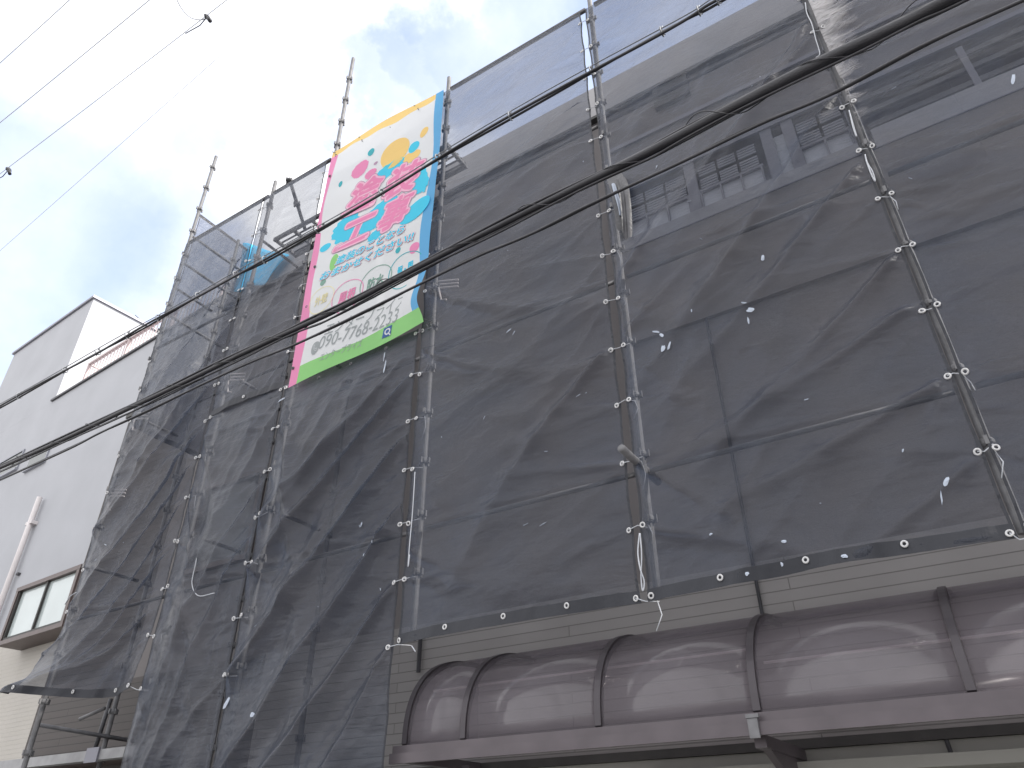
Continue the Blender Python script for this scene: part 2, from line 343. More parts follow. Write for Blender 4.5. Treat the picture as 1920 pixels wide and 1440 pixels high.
# things on the lower wall, under the awning
vb = MB().box(-1.02, 4.97, C0 + .60, -.58, 4.998, C0 + .70).build('vent', MT['louvre'], H)
MB().box(-2.1, 4.75, C0 + .36, XR, 4.995, C0 + .42).build('shutter_case', MT['lower'], H)
MB().tube([(-.35, 4.95, C0 + .5), (-.33, 4.95, C0 + .2)], .012).build('wall_cable', MT['cable'], H)

# ------------------------------------------------------------------ awning of smoked sheet
AW = thing('awning', 'long curved awning of smoked brown plastic on dark ribs above the shopfront', 'awning', (-1, 5, C0 + .5))
AX0, AX1 = -3.46, 3.1
def prof(t):   # 0 wall -> 1 front beam; a soft quarter curve
    a = t * math.pi / 2
    return 4.99 - .87 * math.sin(a) ** .85 , C0 + .60 + .64 * math.cos(a) ** .8
prs = [prof(i / 20) for i in range(21)]
def sweep(x0, x1, th, m, name, par, pr=prs, nx=1):
    vs = []; 
    for i in range(nx + 1):
        x = x0 + (x1 - x0) * i / nx
        for y, z in pr: vs.append((x, y, z))
    n = len(pr); fs = [(i * n + k, i * n + k + 1, (i + 1) * n + k + 1, (i + 1) * n + k) for i in range(nx) for k in range(n - 1)]
    o = MB().add(vs, fs).build(name, m, par, True)
    if th:
        md = o.modifiers.new('s', 'SOLIDIFY'); md.thickness = th; md.offset = 0
    return o
ribs = [-3.44, -2.97, -2.02, -1.11, -.13, .9, 1.9, 2.9]
for i in range(len(ribs) - 1): sweep(ribs[i] + .022, ribs[i + 1] - .022, .003, MT['smoke'], 'roof_sheet', AW)
for x in ribs:
    q = MB(); out = [(y - .012, z + .008) for y, z in prs]; inn = [(y + .03, z - .02) for y, z in prs]
    vs = [(xx, y, z) for xx in (x - .02, x + .02) for y, z in out + inn[::-1]]
    n = 42; fs = [(k, k + 1, n + k + 1, n + k) for k in range(n - 1)] + [(n - 1, 0, n, 2 * n - 1)]
    fs += [(k, 41 - k, 40 - k, k + 1) for k in range(20)] + [(n + k, n + k + 1, n + 40 - k, n + 41 - k) for k in range(20)]
    q.add(vs, fs).build('rib', MT['rib'], AW)
vs = [(AX0, y, z) for y, z in prs] + [(AX0, 4.99, C0 + .60)]
MB().add(vs, [tuple(range(len(vs)))]).build('end_panel', MT['smoke'], AW)
MB().box(AX0 - .03, 4.06, C0 + .50, AX1, 4.14, C0 + .592).box(AX0 - .03, 4.03, C0 + .485, AX1, 4.058, C0 + .545).build('front_beam', MT['awnframe'], AW)
MB().box(AX0, 4.95, C0 + 1.235, AX1, 4.998, C0 + 1.258).build('wall_flashing', MT['awnframe'], AW)
MB().box(AX0 - .02, 4.15, C0 + .50, AX0 + .04, 4.97, C0 + .56).build('end_beam', MT['awnframe'], AW)
for x in (-1.13, 2.88):
    MB().box(x - .03, 4.15, C0 + .44, x + .03, 4.97, C0 + .50).build('bracket', MT['awnframe'], AW)
    MB().add([(x - .02, 4.16, C0 + .47), (x - .02, 4.97, C0 + .47), (x - .02, 4.97, C0 + .18), (x + .02, 4.16, C0 + .47), (x + .02, 4.97, C0 + .47), (x + .02, 4.97, C0 + .18)],
             [(0, 1, 2), (3, 5, 4), (0, 3, 4, 1), (1, 4, 5, 2), (2, 5, 3, 0)]).build('bracket_web', MT['awnframe'], AW)
MB().box(-1.14, 4.01, C0 + .47, -1.09, 4.028, C0 + .56).box(-1.145, 4.005, C0 + .562, -1.08, 4.027, C0 + .58).build('joint_plate', MT['steel'], AW)
MB().box(-3.25, 4.5, C0 + .02, -3.19, 4.56, C0 + .498).build('post', MT['awnframe'], AW)
pz = at(1100, 1258, 4.35)[2]; MB().tube([(-3.4, 4.35, pz), (-1.14, 4.35, pz)], .008, 6).build('purlin_highlight', MT['pvc'], AW)  # purlin coloured pale to draw the highlight streak along the sheet
pz = at(1600, 1222, 4.35)[2]; MB().tube([(-1.09, 4.35, pz), (2.9, 4.35, pz)], .008, 6).build('purlin_highlight', MT['pvc'], AW)  # right-hand highlight streak, likewise drawn as a pale purlin

# low gutter roof at the far left
g2 = thing('gutter_roof', 'pale grey gutter of a low roof under the torn net corner, bottom left', 'gutter', (-9, 4.6, C0 + .9))
MB().box(-9.9, 4.5, C0 + .78, -7.0, 4.6, C0 + .87).build('gutter', MT['pipe'], g2)
MB().box(-9.9, 4.602, C0 + .80, -7.0, 4.995, C0 + .86).build('roof_sheet', MT['brown'], g2)
MB().box(-7.75, 4.48, C0 + .76, -7.55, 4.499, C0 + .89).build('joint_cover', MT['alu'], g2)

# ------------------------------------------------------------------ neighbour house
ANG = math.radians(3.2); NY = 6.0; NX = -11.0
Hn = thing('neighbour_house', 'pale rendered house with rooftop room and white railing left of the scaffold', 'house', (NX, NY, 0), rz=-ANG)
Mn = Hn.matrix_world.copy(); Mi = Mn.inverted()
nv = np.array([math.sin(-ANG) * -1, math.cos(ANG), 0])      # facade normal (into the house)
def on(px, py, off=0.0):
    """photo position on the neighbour's facade plane -> local coordinates (u, v, z)"""
    d = ray(px, py); n = np.array(Mn.to_3x3() @ Vector((0, 1, 0)))
    p0 = np.array([NX, NY, 0]) + n * off - np.array([0, 0, CAMZ])
    p = d * ((p0 @ n) / (d @ n)); q = Mi @ Vector((p[0], p[1], p[2] + CAMZ)); return q.x, q.y, q.z
class LB(MB): local = True
PZ = (on(97, 752)[2] + on(290, 640)[2]) / 2
cu = on(110, 740)[0]; ct = on(172, 563)[0]; CU = (cu + ct) / 2
HT = on(172, 563)[2]; ul = on(30, 658)[0]
LB().box(ul - 4.0, 0, 0, 2.2, 7, PZ).build('wall', MT['white'], Hn)
LB().box(-9, -.004, .3, 2.2, -.0005, C0 + 3.2).build('brick_cladding', MT['nbrick'], Hn)
LB().box(ul, 0, PZ + .002, CU, 4.2, HT).build('rooftop_room', MT['white'], Hn)
LB().box(ul - .05, -.05, HT + .002, CU + .05, 4.25, HT + .07).build('roof_cap', MT['alu'], Hn)
LB().box(CU - .1, -.045, PZ + .002, 2.25, .12, PZ + .05).build('parapet_cap', MT['dark_steel'], Hn)
rz0, rz1 = PZ + .05, PZ + .05 + .52
ra = on(150, 715)[0]; rb = 2.1
rl = thing('roof_railing', 'white slatted railing along the neighbour roof edge beside the netting', 'railing', (NX, NY, 0), rz=-ANG)
LB().box(ra, .03, rz1, rb, .09, rz1 + .05).build('top_rail', MT['rail'], rl)
LB().box(ra, .03, rz0 + .03, rb, .07, rz0 + .06).build('bottom_rail', MT['rail'], rl)
n = int((rb - ra) / .13)
for i in range(n):
    x = ra + .03 + i * (rb - ra - .06) / (n - 1)
    if i % 12 == 0: LB().box(x - .025, .03, rz0, x + .025, .09, rz1).build('post', MT['rail'], rl)
    else: LB().box(x - .015, .045, rz0 + .06, x + .015, .053, rz1).build('slat', MT['rail'], rl)
for i in range(9):
    y = .2 + i * .12; LB().box(ra, y, rz0 + .06, ra + .03, y + .035, rz1).build('slat', MT['rail'], rl)
LB().box(ra, .1, rz1, ra + .04, 1.3, rz1 + .05).build('side_rail', MT['rail'], rl)
# bay window
bw = []
o_ = .38
tl = on(35, 1103, -o_); tr = on(152, 1060, -o_); bl = on(-2, 1198, -o_); br_ = on(112, 1172, -o_)
x0, x1 = (tl[0] + bl[0]) / 2, (tr[0] + br_[0]) / 2; z1, z0 = (tl[2] + tr[2]) / 2, (bl[2] + br_[2]) / 2
f = LB().box(x0 - .03, -o_, z1 - .05, x1 + .03, -.001, z1 + .02).box(x0 - .03, -o_, z0 - .07, x1 + .03, -.001, z0 - .002)
f.box(x1 - .06, -o_ + .002, z0, x1 + .02, -.001, z1 - .052).box(x0 - .02, -o_ + .002, z0, x0 + .05, -.001, z1 - .052)
fo = f.build('bay_window', MT['brown'], Hn)
LB().box(x0 + .05, -o_ + .02, z0, x0 + .09, -o_ + .05, z1 - .05).box((x0 + x1) / 2 - .02, -o_ + .02, z0, (x0 + x1) / 2 + .02, -o_ + .05, z1 - .05).box(x0 + .09, -o_ + .02, z0, x1 - .06, -o_ + .05, z0 + .04).build('sash', MT['trim'], fo)
xm = (x0 + x1) / 2
LB().box(x0 + .09, -o_ + .06, z0 + .002, xm - .005, -o_ + .07, z1 - .055).build('pane', MT['glass'], fo)
LB().box(xm + .005, -o_ + .06, z0 + .002, x1 - .062, -o_ + .07, z1 - .055).build('pane', MT['glass'], fo)
# two slim windows higher up
for A, B in (((-6, 850), (28, 890)), ((58, 858), (82, 872))):
    a = on(*A); c = on(*B); xa, xb = min(a[0], c[0]), max(a[0], c[0]); za = on((A[0] + B[0]) / 2, B[1])[2]; zb = za + .42
    fo = LB().box(xa, -.06, za - .05, xb + .04, -.001, za).box(xa, -.03, zb, xb + .04, -.001, zb + .03).box(xb, -.03, za, xb + .035, -.001, zb).build('slim_window', MT['louvre'], Hn)
    LB().box(xa, -.012, za, xb, -.006, zb).build('pane', mat('slim_pane', (.05, .06, .06), .15), fo)
q0 = on(82, 940); q1 = on(-6, 1180); 
dp = LB().tube([(q0[0], -.09, q0[2] + .05), ((q0[0] + q1[0]) / 2, -.09, (q0[2] + q1[2]) / 2), (q1[0], -.09, 0)], .05, 12).build('downpipe', MT['pvc'], Hn, True)
q = on(62, 985); LB().box(q0[0] - .13, -.12, q[2] - .03, q0[0] + .1, -.001, q[2] + .03).build('pipe_bracket', MT['pvc'], dp)
q = on(42, 1075); LB().box(q0[0] + .08, -.05, q[2] - .02, q0[0] + .16, -.001, q[2] + .02).build('wall_hook', MT['dark_steel'], Hn)
# television aerial on the neighbour's terrace
ap = on(196, 660, 1.0); aw = Mn @ Vector((ap[0], ap[1], PZ))
atop = on(218, 590, 1.0)[2]; AH = atop - PZ
an = thing('television_aerial', 'thin grey television aerial standing behind the rooftop railing', 'aerial', tuple(aw))
MB().tube([tuple(aw), (aw.x, aw.y, aw.z + AH)], .022, 8).build('mast', MT['trim'], an)
def aerial_boom(z, L_, n, dx, dy):
    d = np.array([dx, dy, .08]); d /= np.linalg.norm(d); c = np.array([aw.x, aw.y, aw.z + z]); s = np.cross(d, [0, 0, 1])
    m = MB().tube([c - d * L_ / 2, c + d * L_ / 2], .013, 6)
    for i in range(n):
        p = c - d * L_ / 2 + d * L_ * i / (n - 1); l_ = .10 + .08 * (1 - i / n); m.tube([p - s * l_, p + s * l_], .009, 5)
    m.build('antenna_boom', MT['trim'], an)
aerial_boom(AH - .35, 1.4, 11, 1, .3); aerial_boom(AH - .8, 1.2, 7, 1, .3); aerial_boom(AH - 1.15, 1.1, 5, .9, -.5)

# ------------------------------------------------------------------ scaffold
PX = {'a': -7.87, 'b': -6.18, 'c': -5.07, 'd': -3.33, 'e': -1.53, 'f': .285, 'g': 2.08}
JX = {'a': -7.85, 'b': -6.265, 'c': -5.14, 'd': -3.42, 'e': -1.60, 'f': .265, 'g': 2.06}
PT = {'a': 9.08, 'b': 7.5, 'c': 9.3, 'd': 7.5, 'e': 8.3, 'f': 8.3, 'g': 8.3}
S = thing('scaffold', 'galvanised pipe scaffold standing in front of the netted house', 'scaffold', (-3, 4.3, 0))
def coupler(m, x, y, z, r=.045):
    m.tube([(x, y, z - .022), (x, y, z - .008), (x, y, z + .008), (x, y, z + .022)], [.03, r, r, .03], 10)
    for dx, dy in ((1, 0), (-1, 0), (0, 1), (0, -1)): m.box(x + dx * .042 - .009, y + dy * .042 - .009, z - .024, x + dx * .042 + .009, y + dy * .042 + .009, z + .024)
def post(x, y, top, bottom=0.0, r=.0243):
    lean = random.uniform(-.008, .008)
    p_ = MB().tube([(x, y, bottom), (x + lean, y, (bottom + top) / 2 + C0 * .5), (x, y, C0 + top)], r, 12)
    z = C0 + 1.2 - .445 * 3
    while z < C0 + top - .1:
        if z > bottom + .1: coupler(p_, x, y, z + .06, .038)
        z += .445
    return p_.build('post', MT['steel'], S)
for k in PX: post(PX[k], 4.0, PT[k], 0.0 if k < 'd' else C0 + 1.23)
for k in ('a', 'b', 'c'): post(PX[k], 4.72, 7.9 if k == 'a' else 7.0)
def rail(name, p, q, r=.0215, m='steel'):
    return MB().tube([p, q], r, 10).build(name, MT[m], S, True)
ks = list(PX)
for i in range(len(ks) - 1):
    a, b_ = PX[ks[i]], PX[ks[i + 1]]
    rail('top_rail', (a + .05, 3.985, C0 + 7.24), (b_ - .05, 3.985, C0 + 7.24), .024, 'dark_steel')
    for z in (5.42, 3.62, 2.02):
        if z == 3.62 and i < 2: continue
        rail('guard_rail', (a + .05, 3.99, C0 + z), (b_ - .05, 3.99, C0 + z), .017)
    for z in (4.5,):
        if i < 2: rail('guard_rail', (a + .05, 4.72, C0 + z + .5), (b_ - .05, 4.72, C0 + z + .5), .017, 'dark_steel')
for k in ks:
    for z in (6.45, 4.45, 2.6)[:3 if k < 'd' else 0]: rail('transom', (PX[k], 4.03, C0 + z), (PX[k], 4.6, C0 + z), .018, 'dark_steel')
for z, m in ((7.84, 'dark_steel'), (7.41, 'steel'), (6.9, 'steel'), (6.0, 'steel')): rail('transom', (PX['a'], 4.03, C0 + z), (PX['a'], 5.4, C0 + z), .02, m)
rail('brace', (-5.86, 3.97, C0 + 7.34), (-6.25, 4.66, C0 + 7.2), .024, 'dark_steel')
m = MB(); coupler(m, -5.86, 3.98, C0 + 7.3); coupler(m, -6.05, 4.3, C0 + 7.27); m.build('clamp', MT['dark_steel'], S)
def platform(x0, x1, z, y0=4.12, y1=4.5):
    m = MB().box(x0, y0, C0 + z, x1, y0 + .035, C0 + z + .05).box(x0, y1 - .035, C0 + z, x1, y1, C0 + z + .05)
    n = int((x1 - x0) / .3)
    for i in range(n + 1):
        x = x0 + (x1 - x0 - .04) * i / n; m.box(x, y0 + .036, C0 + z + .005, x + .04, y1 - .036, C0 + z + .035)
    for j in range(5):
        y = y0 + .05 + j * (y1 - y0 - .1) / 4; m.box(x0, y - .012, C0 + z + .051, x1, y + .012, C0 + z + .058)
    m.build('platform', MT['steel'], S)
platform(PX['b'] + .06, PX['c'] - .06, 6.5); platform(PX['c'] + .06, PX['d'] - .06, 6.5)
rail('standing_pipe', (PX['e'] - .02, 3.72, C0 + 2.08), (PX['e'] - .02, 4.3, C0 + 2.08), .026)
# hollow mouth of the pipe
rail('low_brace', at(66, 1358, 4.2), at(254, 1390, 4.9), .02, 'dark_steel')
rail('low_rail', at(150, 1348, 4.4), at(196, 1328, 4.4), .018)
rail('low_post', at(208, 1310, 4.7), at(170, 1430, 4.7), .022, 'dark_steel')
# small hooked brackets that show through the mesh
for k, zs in (('a', (3.4, 4.4)), ('b', (4.35,)), ('d', (4.35,))):
    for z in zs:
        m = MB(); x = PX[k]
        for j in range(3): m.tube([(x + .03, 4.0, C0 + z + j * .04), (x + .22, 4.05, C0 + z - .03 + j * .04)], .009, 6)
        m.tube([(x + .05, 3.98, C0 + z - .02), (x + .09, 3.98, C0 + z - .18), (x + .15, 3.98, C0 + z - .2)], .009, 6)
        m.build('bracket', MT['pvc'], S)

# ------------------------------------------------------------------ safety nets
EY = .445
def fold(X, Z, ox, oz, ang, A, w0, grow, Ln, curve=0):
    """a ridge that starts at a tie and opens out along a direction"""
    c, s_ = math.cos(ang), math.sin(ang); dx, dz = X - ox, Z - oz
    s = dx * c + dz * s_; t = -dx * s_ + dz * c - curve * s * s
    wd = w0 + grow * np.clip(s, 0, None); env = np.clip(s / .12, 0, 1) * np.exp(-np.clip(s, 0, None) / Ln)
    return 1.35 * A * env * np.exp(-np.abs(t / wd) ** 1.35) * (1 + .8 * np.clip(s, 0, 1.5))
def net(label, x0, x1, z0, z1, seed, angle, amp, gapL=.03, gapR=.03, billow=.05, extra=None, y=3.955, shape=None, stretch=3.2, eyeletbottom=True, axis='x', top_ties=True, eyL=True, eyR=True, ztie=1.2, y_cap=None, dense=False):
    T = thing('safety_net', label, 'safety net', ((x0 + x1) / 2 if axis == 'x' else x0, y, C0 + z0), group='dark mesh sheets tied to the scaffold')
    nx = int(abs(x1 - x0) / .014); nz = int((z1 - z0) / .018)
    u = np.linspace(0, 1, nx + 1); v = np.linspace(0, 1, nz + 1); U, V = np.meshgrid(u, v)
    Z = z0 + (z1 - z0) * V
    ph = (Z - ztie) / EY
    sc = np.abs(np.sin(math.pi * ph)) ** .8 * (1 + .5 * vnoise(ph * .5, ph * 0 + seed, seed))
    XLm = x0 + gapL * (.10 + .30 * sc); XRm = x1 - gapR * (.10 + .30 * sc)
    X = XLm + (XRm - XLm) * U
    rs = np.random.RandomState(seed)
    D = -billow * np.sin(math.pi * U) * (.8 + .5 * vnoise(Z * .6, U * 0 + .5, seed + 1))
    c, s_ = math.cos(angle), math.sin(angle)
    wx = X + .12 * vnoise(X * 1.3, Z * 1.3, seed + 9); wz = Z + .12 * vnoise(X * 1.3 + 7, Z * 1.3, seed + 8)
    P = (wx * c + wz * s_); Q = (-wx * s_ + wz * c)
    for sc_, am in ((1.9, 1.0), (3.6, .38), (8.5, .10 if dense else .16)):
        nn = vnoise(P * sc_ / (stretch * (1.6 if dense else 1)), Q * sc_, seed + int(sc_ * 10))
        D += -amp * (1.35 if x1 < -3 else 1.15) * am * (np.clip(1 - np.abs(nn), 0, 1) ** 2.2 - .4) * (.35 + .65 * np.sin(math.pi * np.clip(U, .04, .96)))
    # soft horizontal sags and the marks of the rails behind
    D += .012 * vnoise(X * .8, Z * 5 + .8 * X, seed + 3)
    for zr in (7.24, 5.42, 3.62, 2.02):
        if z0 < zr < z1: D += -.012 * np.exp(-((Z - zr + .01 * vnoise(X * 3, Z, seed)) / .022) ** 2)
    # ties pull folds out of both edges
    k = 0
    while ztie + k * EY < z1:
        ze = ztie + k * EY; k += 1
        if ze < z0 - .02: continue
        for ex, sgn, on_ in ((x0, 1, eyL), (x1, -1, eyR)):
            if not on_: continue
            for j in range(2):
                a = rs.uniform(-.95, .25); 
                if sgn < 0: a = math.pi - a
                D += fold(X, Z, ex, ze, a, -rs.uniform(.006, .016), .010, rs.uniform(.05, .11), rs.uniform(.35, .9), rs.uniform(-.1, .1))
    if extra: D += extra(X, Z, U)
    if y_cap: D = np.where(Z > y_cap - .5, D * np.clip((y_cap - Z) / .5, .25, 1), D)
    # gathered hems
    e = np.minimum(U, 1 - U) * abs(x1 - x0)
    D += .010 * np.exp(-e / .09) * vnoise(e * 5, Z * 21, seed + 5) + .005 * np.exp(-e / .2) * vnoise(e * 4, Z * 11, seed + 6)
    edge = np.clip(e / .10, 0, 1); D *= .25 + .75 * edge
    wr_ = vnoise(X * 1.6 + .3 * vnoise(X * 3, Z * 3, seed + 12), Z * 7.5 - X * 2.2, seed + 13)
    D += (-.004 if dense else -.007) * np.clip(1 - np.abs(wr_), 0, 1) ** 6 * np.clip(vnoise(X * 1.1, Z * 1.1, seed + 14) + .35, 0, 1)
    D *= np.clip((z1 - Z) / .3, .1, 1)
    D += .0016 * vnoise(X * 22, Z * 38, seed + 7)
    Y = y + D
    if shape: X, Y, Z = shape(X, Y, Z, U)
    if axis == 'y': Pts = np.stack([x0 + (Y - y), y + (X - x0), Z + C0], -1)
    else: Pts = np.stack([X, np.minimum(Y, y + .012 + .035 * np.clip((np.minimum.reduce([np.abs(X - q_) for q_ in PX.values()]) - .05) / .08, 0, 1)), Z + C0], -1)
    vs = Pts.reshape(-1, 3); w_ = nx + 1
    idx = (np.arange(nz)[:, None] * w_ + np.arange(nx)[None, :]).ravel()
    fs = np.stack([idx, idx + 1, idx + w_ + 1, idx + w_], 1)
    m = MB(); m.v = vs.tolist(); m.f = fs.tolist(); m.mi = [0] * len(m.f)
    m.build('mesh_sheet', MT['netdark' if dense else 'net'], T, True)
    # hem band: a second layer of cloth along the edges
    hb = 1
    def pt(i, j): return Pts[j, i] + np.array([0, -.003, 0] if axis == 'x' else [-.003, 0, 0])
    hem = MB(); J = range(0, nz + 1)
    for i0, i1 in ((0, hb), (nx - hb, nx)):
        hem.add([pt(i, j) for j in J for i in (i0, i1)], [(2 * j, 2 * j + 1, 2 * j + 3, 2 * j + 2) for j in range(nz)])
    bb = 4
    hem.add([pt(i, j) + np.array([0, -.002, 0]) for i in range(nx + 1) for j in (0, bb)], [(2 * i, 2 * i + 2, 2 * i + 3, 2 * i + 1) for i in range(nx)])
    hem.build('hem', MT['hem'], T)
    # eyelets and their cords
    k = 0; rowz = []
    while ztie + k * EY < z1 + .01:
        ze = ztie + k * EY; k += 1
        if ze < z0 - .01: continue
        j = min(nz, max(0, int(round((ze - z0) / (z1 - z0) * nz))))
        for i, dx, on_ in ((2, -1, eyL), (nx - 2, 1, eyR)):
            if not on_: continue
            p = pt(i, j); zz = rs.uniform(-.012, .012) + (.035 if k == 1 and abs(ztie - z0) < .05 else 0)
            MB().torus((p[0], p[1] - .006, p[2] + zz), .0145, .0058, (rs.uniform(-.3, .3), -1, rs.uniform(-.3, .3)), squash=rs.uniform(.8, 1)).build('eyelet', MT['eyelet'], T, True)
            if axis == 'x' and dx > 0:
                pm = PX['a']; q = np.array([min(PX.values(), key=lambda a: abs(a - p[0])), 3.97, p[2]])
                cd = MB().tube([p + [0, -.012, zz], (p + q) / 2 + [0, -.012, rs.uniform(-.01, .02)], q + [0.02, -.01, rs.uniform(-.02, .03)]], .0032, 5)
                if rs.rand() < .3:
                    l_ = rs.uniform(.08, .22); cd.tube([q + [0.01, -.015, 0], q + [.03, -.02, -l_ * .5], q + [rs.uniform(-.02, .05), -.02, -l_]], .003, 5)
                cd.build('tie_cord', MT['cord'], T, True)
    if eyeletbottom:
        n = max(1, int(round(abs(x1 - x0) / .45)))
        for a in range(1, n):
            i = int(nx * a / n); p = pt(i, 2)
            MB().torus((p[0], p[1] - .007, p[2] + .012), .0145, .0058, (0, -1, rs.uniform(-.1, .2)), squash=.9).build('eyelet', MT['eyelet'], T, True)
    T['_'] = 0; del T['_']
    return T, Pts
TAPE = []
def patch(T, x, z, l_, w_, ang, y=3.90, col='tape', pts=None):
    """a scrap of tape or torn thread stuck on the sheet"""
    if pts is not None:
        d = (pts[..., 0] - x) ** 2 + (pts[..., 2] - C0 - z) ** 2; j = np.unravel_index(np.argmin(d), d.shape); y = pts[j][1] - .008
    n = 9; vs = []; rs = random.Random(int(abs(x * 1000 + z * 77)))
    c, s_ = math.cos(ang), math.sin(ang)
    for k in range(n):
        a = 2 * math.pi * k / n; r = rs.uniform(.7, 1.1); dx, dz = l_ * math.cos(a) * r, w_ * math.sin(a) * r
        vs.append((x + dx * c - dz * s_, y + rs.uniform(-.003, .002), C0 + z + dx * s_ + dz * c))
    MB().add(vs + [(x, y - .004, C0 + z)], [(k, (k + 1) % n, n) for k in range(n)]).build('tape_scrap', MT[col], T)

def catenary(depth, z_, w_=.1):
    return lambda X, Z, U: -depth * np.exp(-((Z - (z_ - .5 * (1 - (2 * U - 1) ** 2))) / w_) ** 2)
# A: far left, torn corner flapping at the foot
def shA(X, Y, Z, U):
    k = np.clip((2.05 - Z) / .85, 0, 1) ** 1.6
    X = X - k * .34 * (1 - U) ** 1.5; Y = Y - k * (.16 * np.sin(U * 7) + .14 * (1 - U)) ; Z = Z + k * .13 * (1 - U) - .05 * k * np.sin(math.pi * U)
    return X, Y, Z
def exA(X, Z, U):
    d = 0
    for a, zz, A in ((236, 4.4, -.05), (241, 3.8, -.06), (243, 3.4, -.06), (246, 3.0, -.05), (238, 2.5, -.05), (250, 5.2, -.04), (252, 6.4, -.04), (215, 1.9, -.05)):
        d = d + fold(X, Z, JX['b'] - .03, zz, math.radians(a), A * .8, .014, .038, 2.4, -.10)
    return d
NA = net('leftmost net panel in the street front, its loose lower corner flaring over the neighbour wall', JX['a'], JX['b'] - .006, 1.2, 7.2, 11, math.radians(62), .030, .03, .035, .05, shape=shA, extra=exA)
NB1 = net('upper net panel on the second narrow bay from the left, left of the banner', JX['b'], JX['c'], 3.9, 7.2, 21, math.radians(68), .022, .03, .03, .03)
def exB(X, Z, U): return fold(X, Z, JX['b'] + .02, 3.75, math.radians(-62), -.03, .02, .10, 2.5) + fold(X, Z, JX['c'], 3.7, math.radians(-112), -.03, .02, .10, 2.5) + fold(X, Z, JX['c'] - .02, 2.9, math.radians(244), -.04, .015, .04, 1.6) + fold(X, Z, JX['c'] - .02, 2.4, math.radians(248), -.04, .015, .04, 1.6) + fold(X, Z, JX['b'] + .02, 3.2, math.radians(-70), -.04, .015, .04, 1.6)
NB2 = net('long lower net panel between the torn left net and the net below the banner', JX['b'] - .006, JX['c'] - .006, -.5, 3.95, 31, math.radians(75), .024, .03, .03, .03, extra=exB, eyeletbottom=False, dense=True)
def exC(X, Z, U):
    d = 0
    for a, zz, A in ((232, 3.5, -.07), (236, 2.9, -.075), (240, 2.3, -.07), (238, 1.7, -.06), (228, 3.8, -.055), (246, 1.3, -.05)):
        d = d + fold(X, Z, JX['d'] - .02, zz, math.radians(a), A * .85, .018, .042, 3.2, -.07)
    d = d + fold(X, Z, JX['c'] + .02, 3.85, math.radians(-72), -.045, .02, .05, 2.0)
    return d * np.clip((3.9 - Z) / .9, .12, 1)
NC = net('heavily pleated net panel hanging below the colourful banner down past the awning end', JX['c'] + .004, JX['d'] - .03, -.5, 3.92, 41, math.radians(58), .030, .03, .04, .05, extra=exC, eyeletbottom=False, dense=True, y_cap=4.0)
def exD(X, Z, U):
    d = fold(X, Z, JX['e'], 2.07, math.radians(170), -.03, .02, .05, .6) + fold(X, Z, JX['e'], 3.0, math.radians(215), -.045, .02, .06, 1.2, .12)
    d = d + fold(X, Z, JX['d'], 4.4, math.radians(-50), -.045, .02, .07, 1.2, .2) + fold(X, Z, JX['d'], 3.7, math.radians(-45), -.035, .02, .06, .9, .2)
    d = d + fold(X, Z, JX['e'], 5.8, math.radians(200), -.03, .015, .06, .9) + fold(X, Z, JX['d'], 1.9, math.radians(-30), -.035, .03, .1, .6)
    return d
ND = net('net panel right of the banner and left of the pipe end, ending above the awning', JX['d'] - .012, JX['e'] - .012, 1.2, 7.2, 51, math.radians(18), .022, .05, .035, .05, extra=exD)
def exE(X, Z, U):
    d = 0
    for a, zz, A, l in ((228, 5.2, -.05, 2.2), (233, 4.5, -.05, 2.2), (238, 5.4, -.045, 2.0), (226, 3.8, -.045, 1.6), (222, 3.0, -.045, 1.4), (205, 2.6, -.04, 1.2), (203, 2.1, -.04, 1.2), (214, 1.65, -.03, .9)):
        d = d + fold(X, Z, JX['f'], zz, math.radians(a), A * .9, .018, .05, l, -.04)
    for zz, a in ((2.1, -42), (1.65, -20), (3.0, 35), (3.4, 50)): d = d + fold(X, Z, JX['e'], zz, math.radians(a), -.03, .015, .07, .7)
    return d
NE = net('wide net panel with long slanting folds over the balcony, directly above the awning', JX['e'] + .02, JX['f'] - .006, 1.2, 7.2, 61, math.radians(50), .024, .035, .02, .05, extra=exE)
def exF(X, Z, U):
    return -.075 * np.exp(-(X - JX['f']) / .30) * vnoise((X - JX['f']) * 2.2, Z * 11 + X * 2, 77) * np.clip((Z - 3.5) / 1.5, .3, 1) - .012 * vnoise(X * 1.0, Z * 4.5 - X * 1.2, 78)
NF = net('rightmost net panel with crinkled silvery gathers beside the slanting post', JX['f'] + .014, JX['g'] - .02, 1.2, 7.2, 71, math.radians(-8), .022, .02, .03, .05, extra=exF)
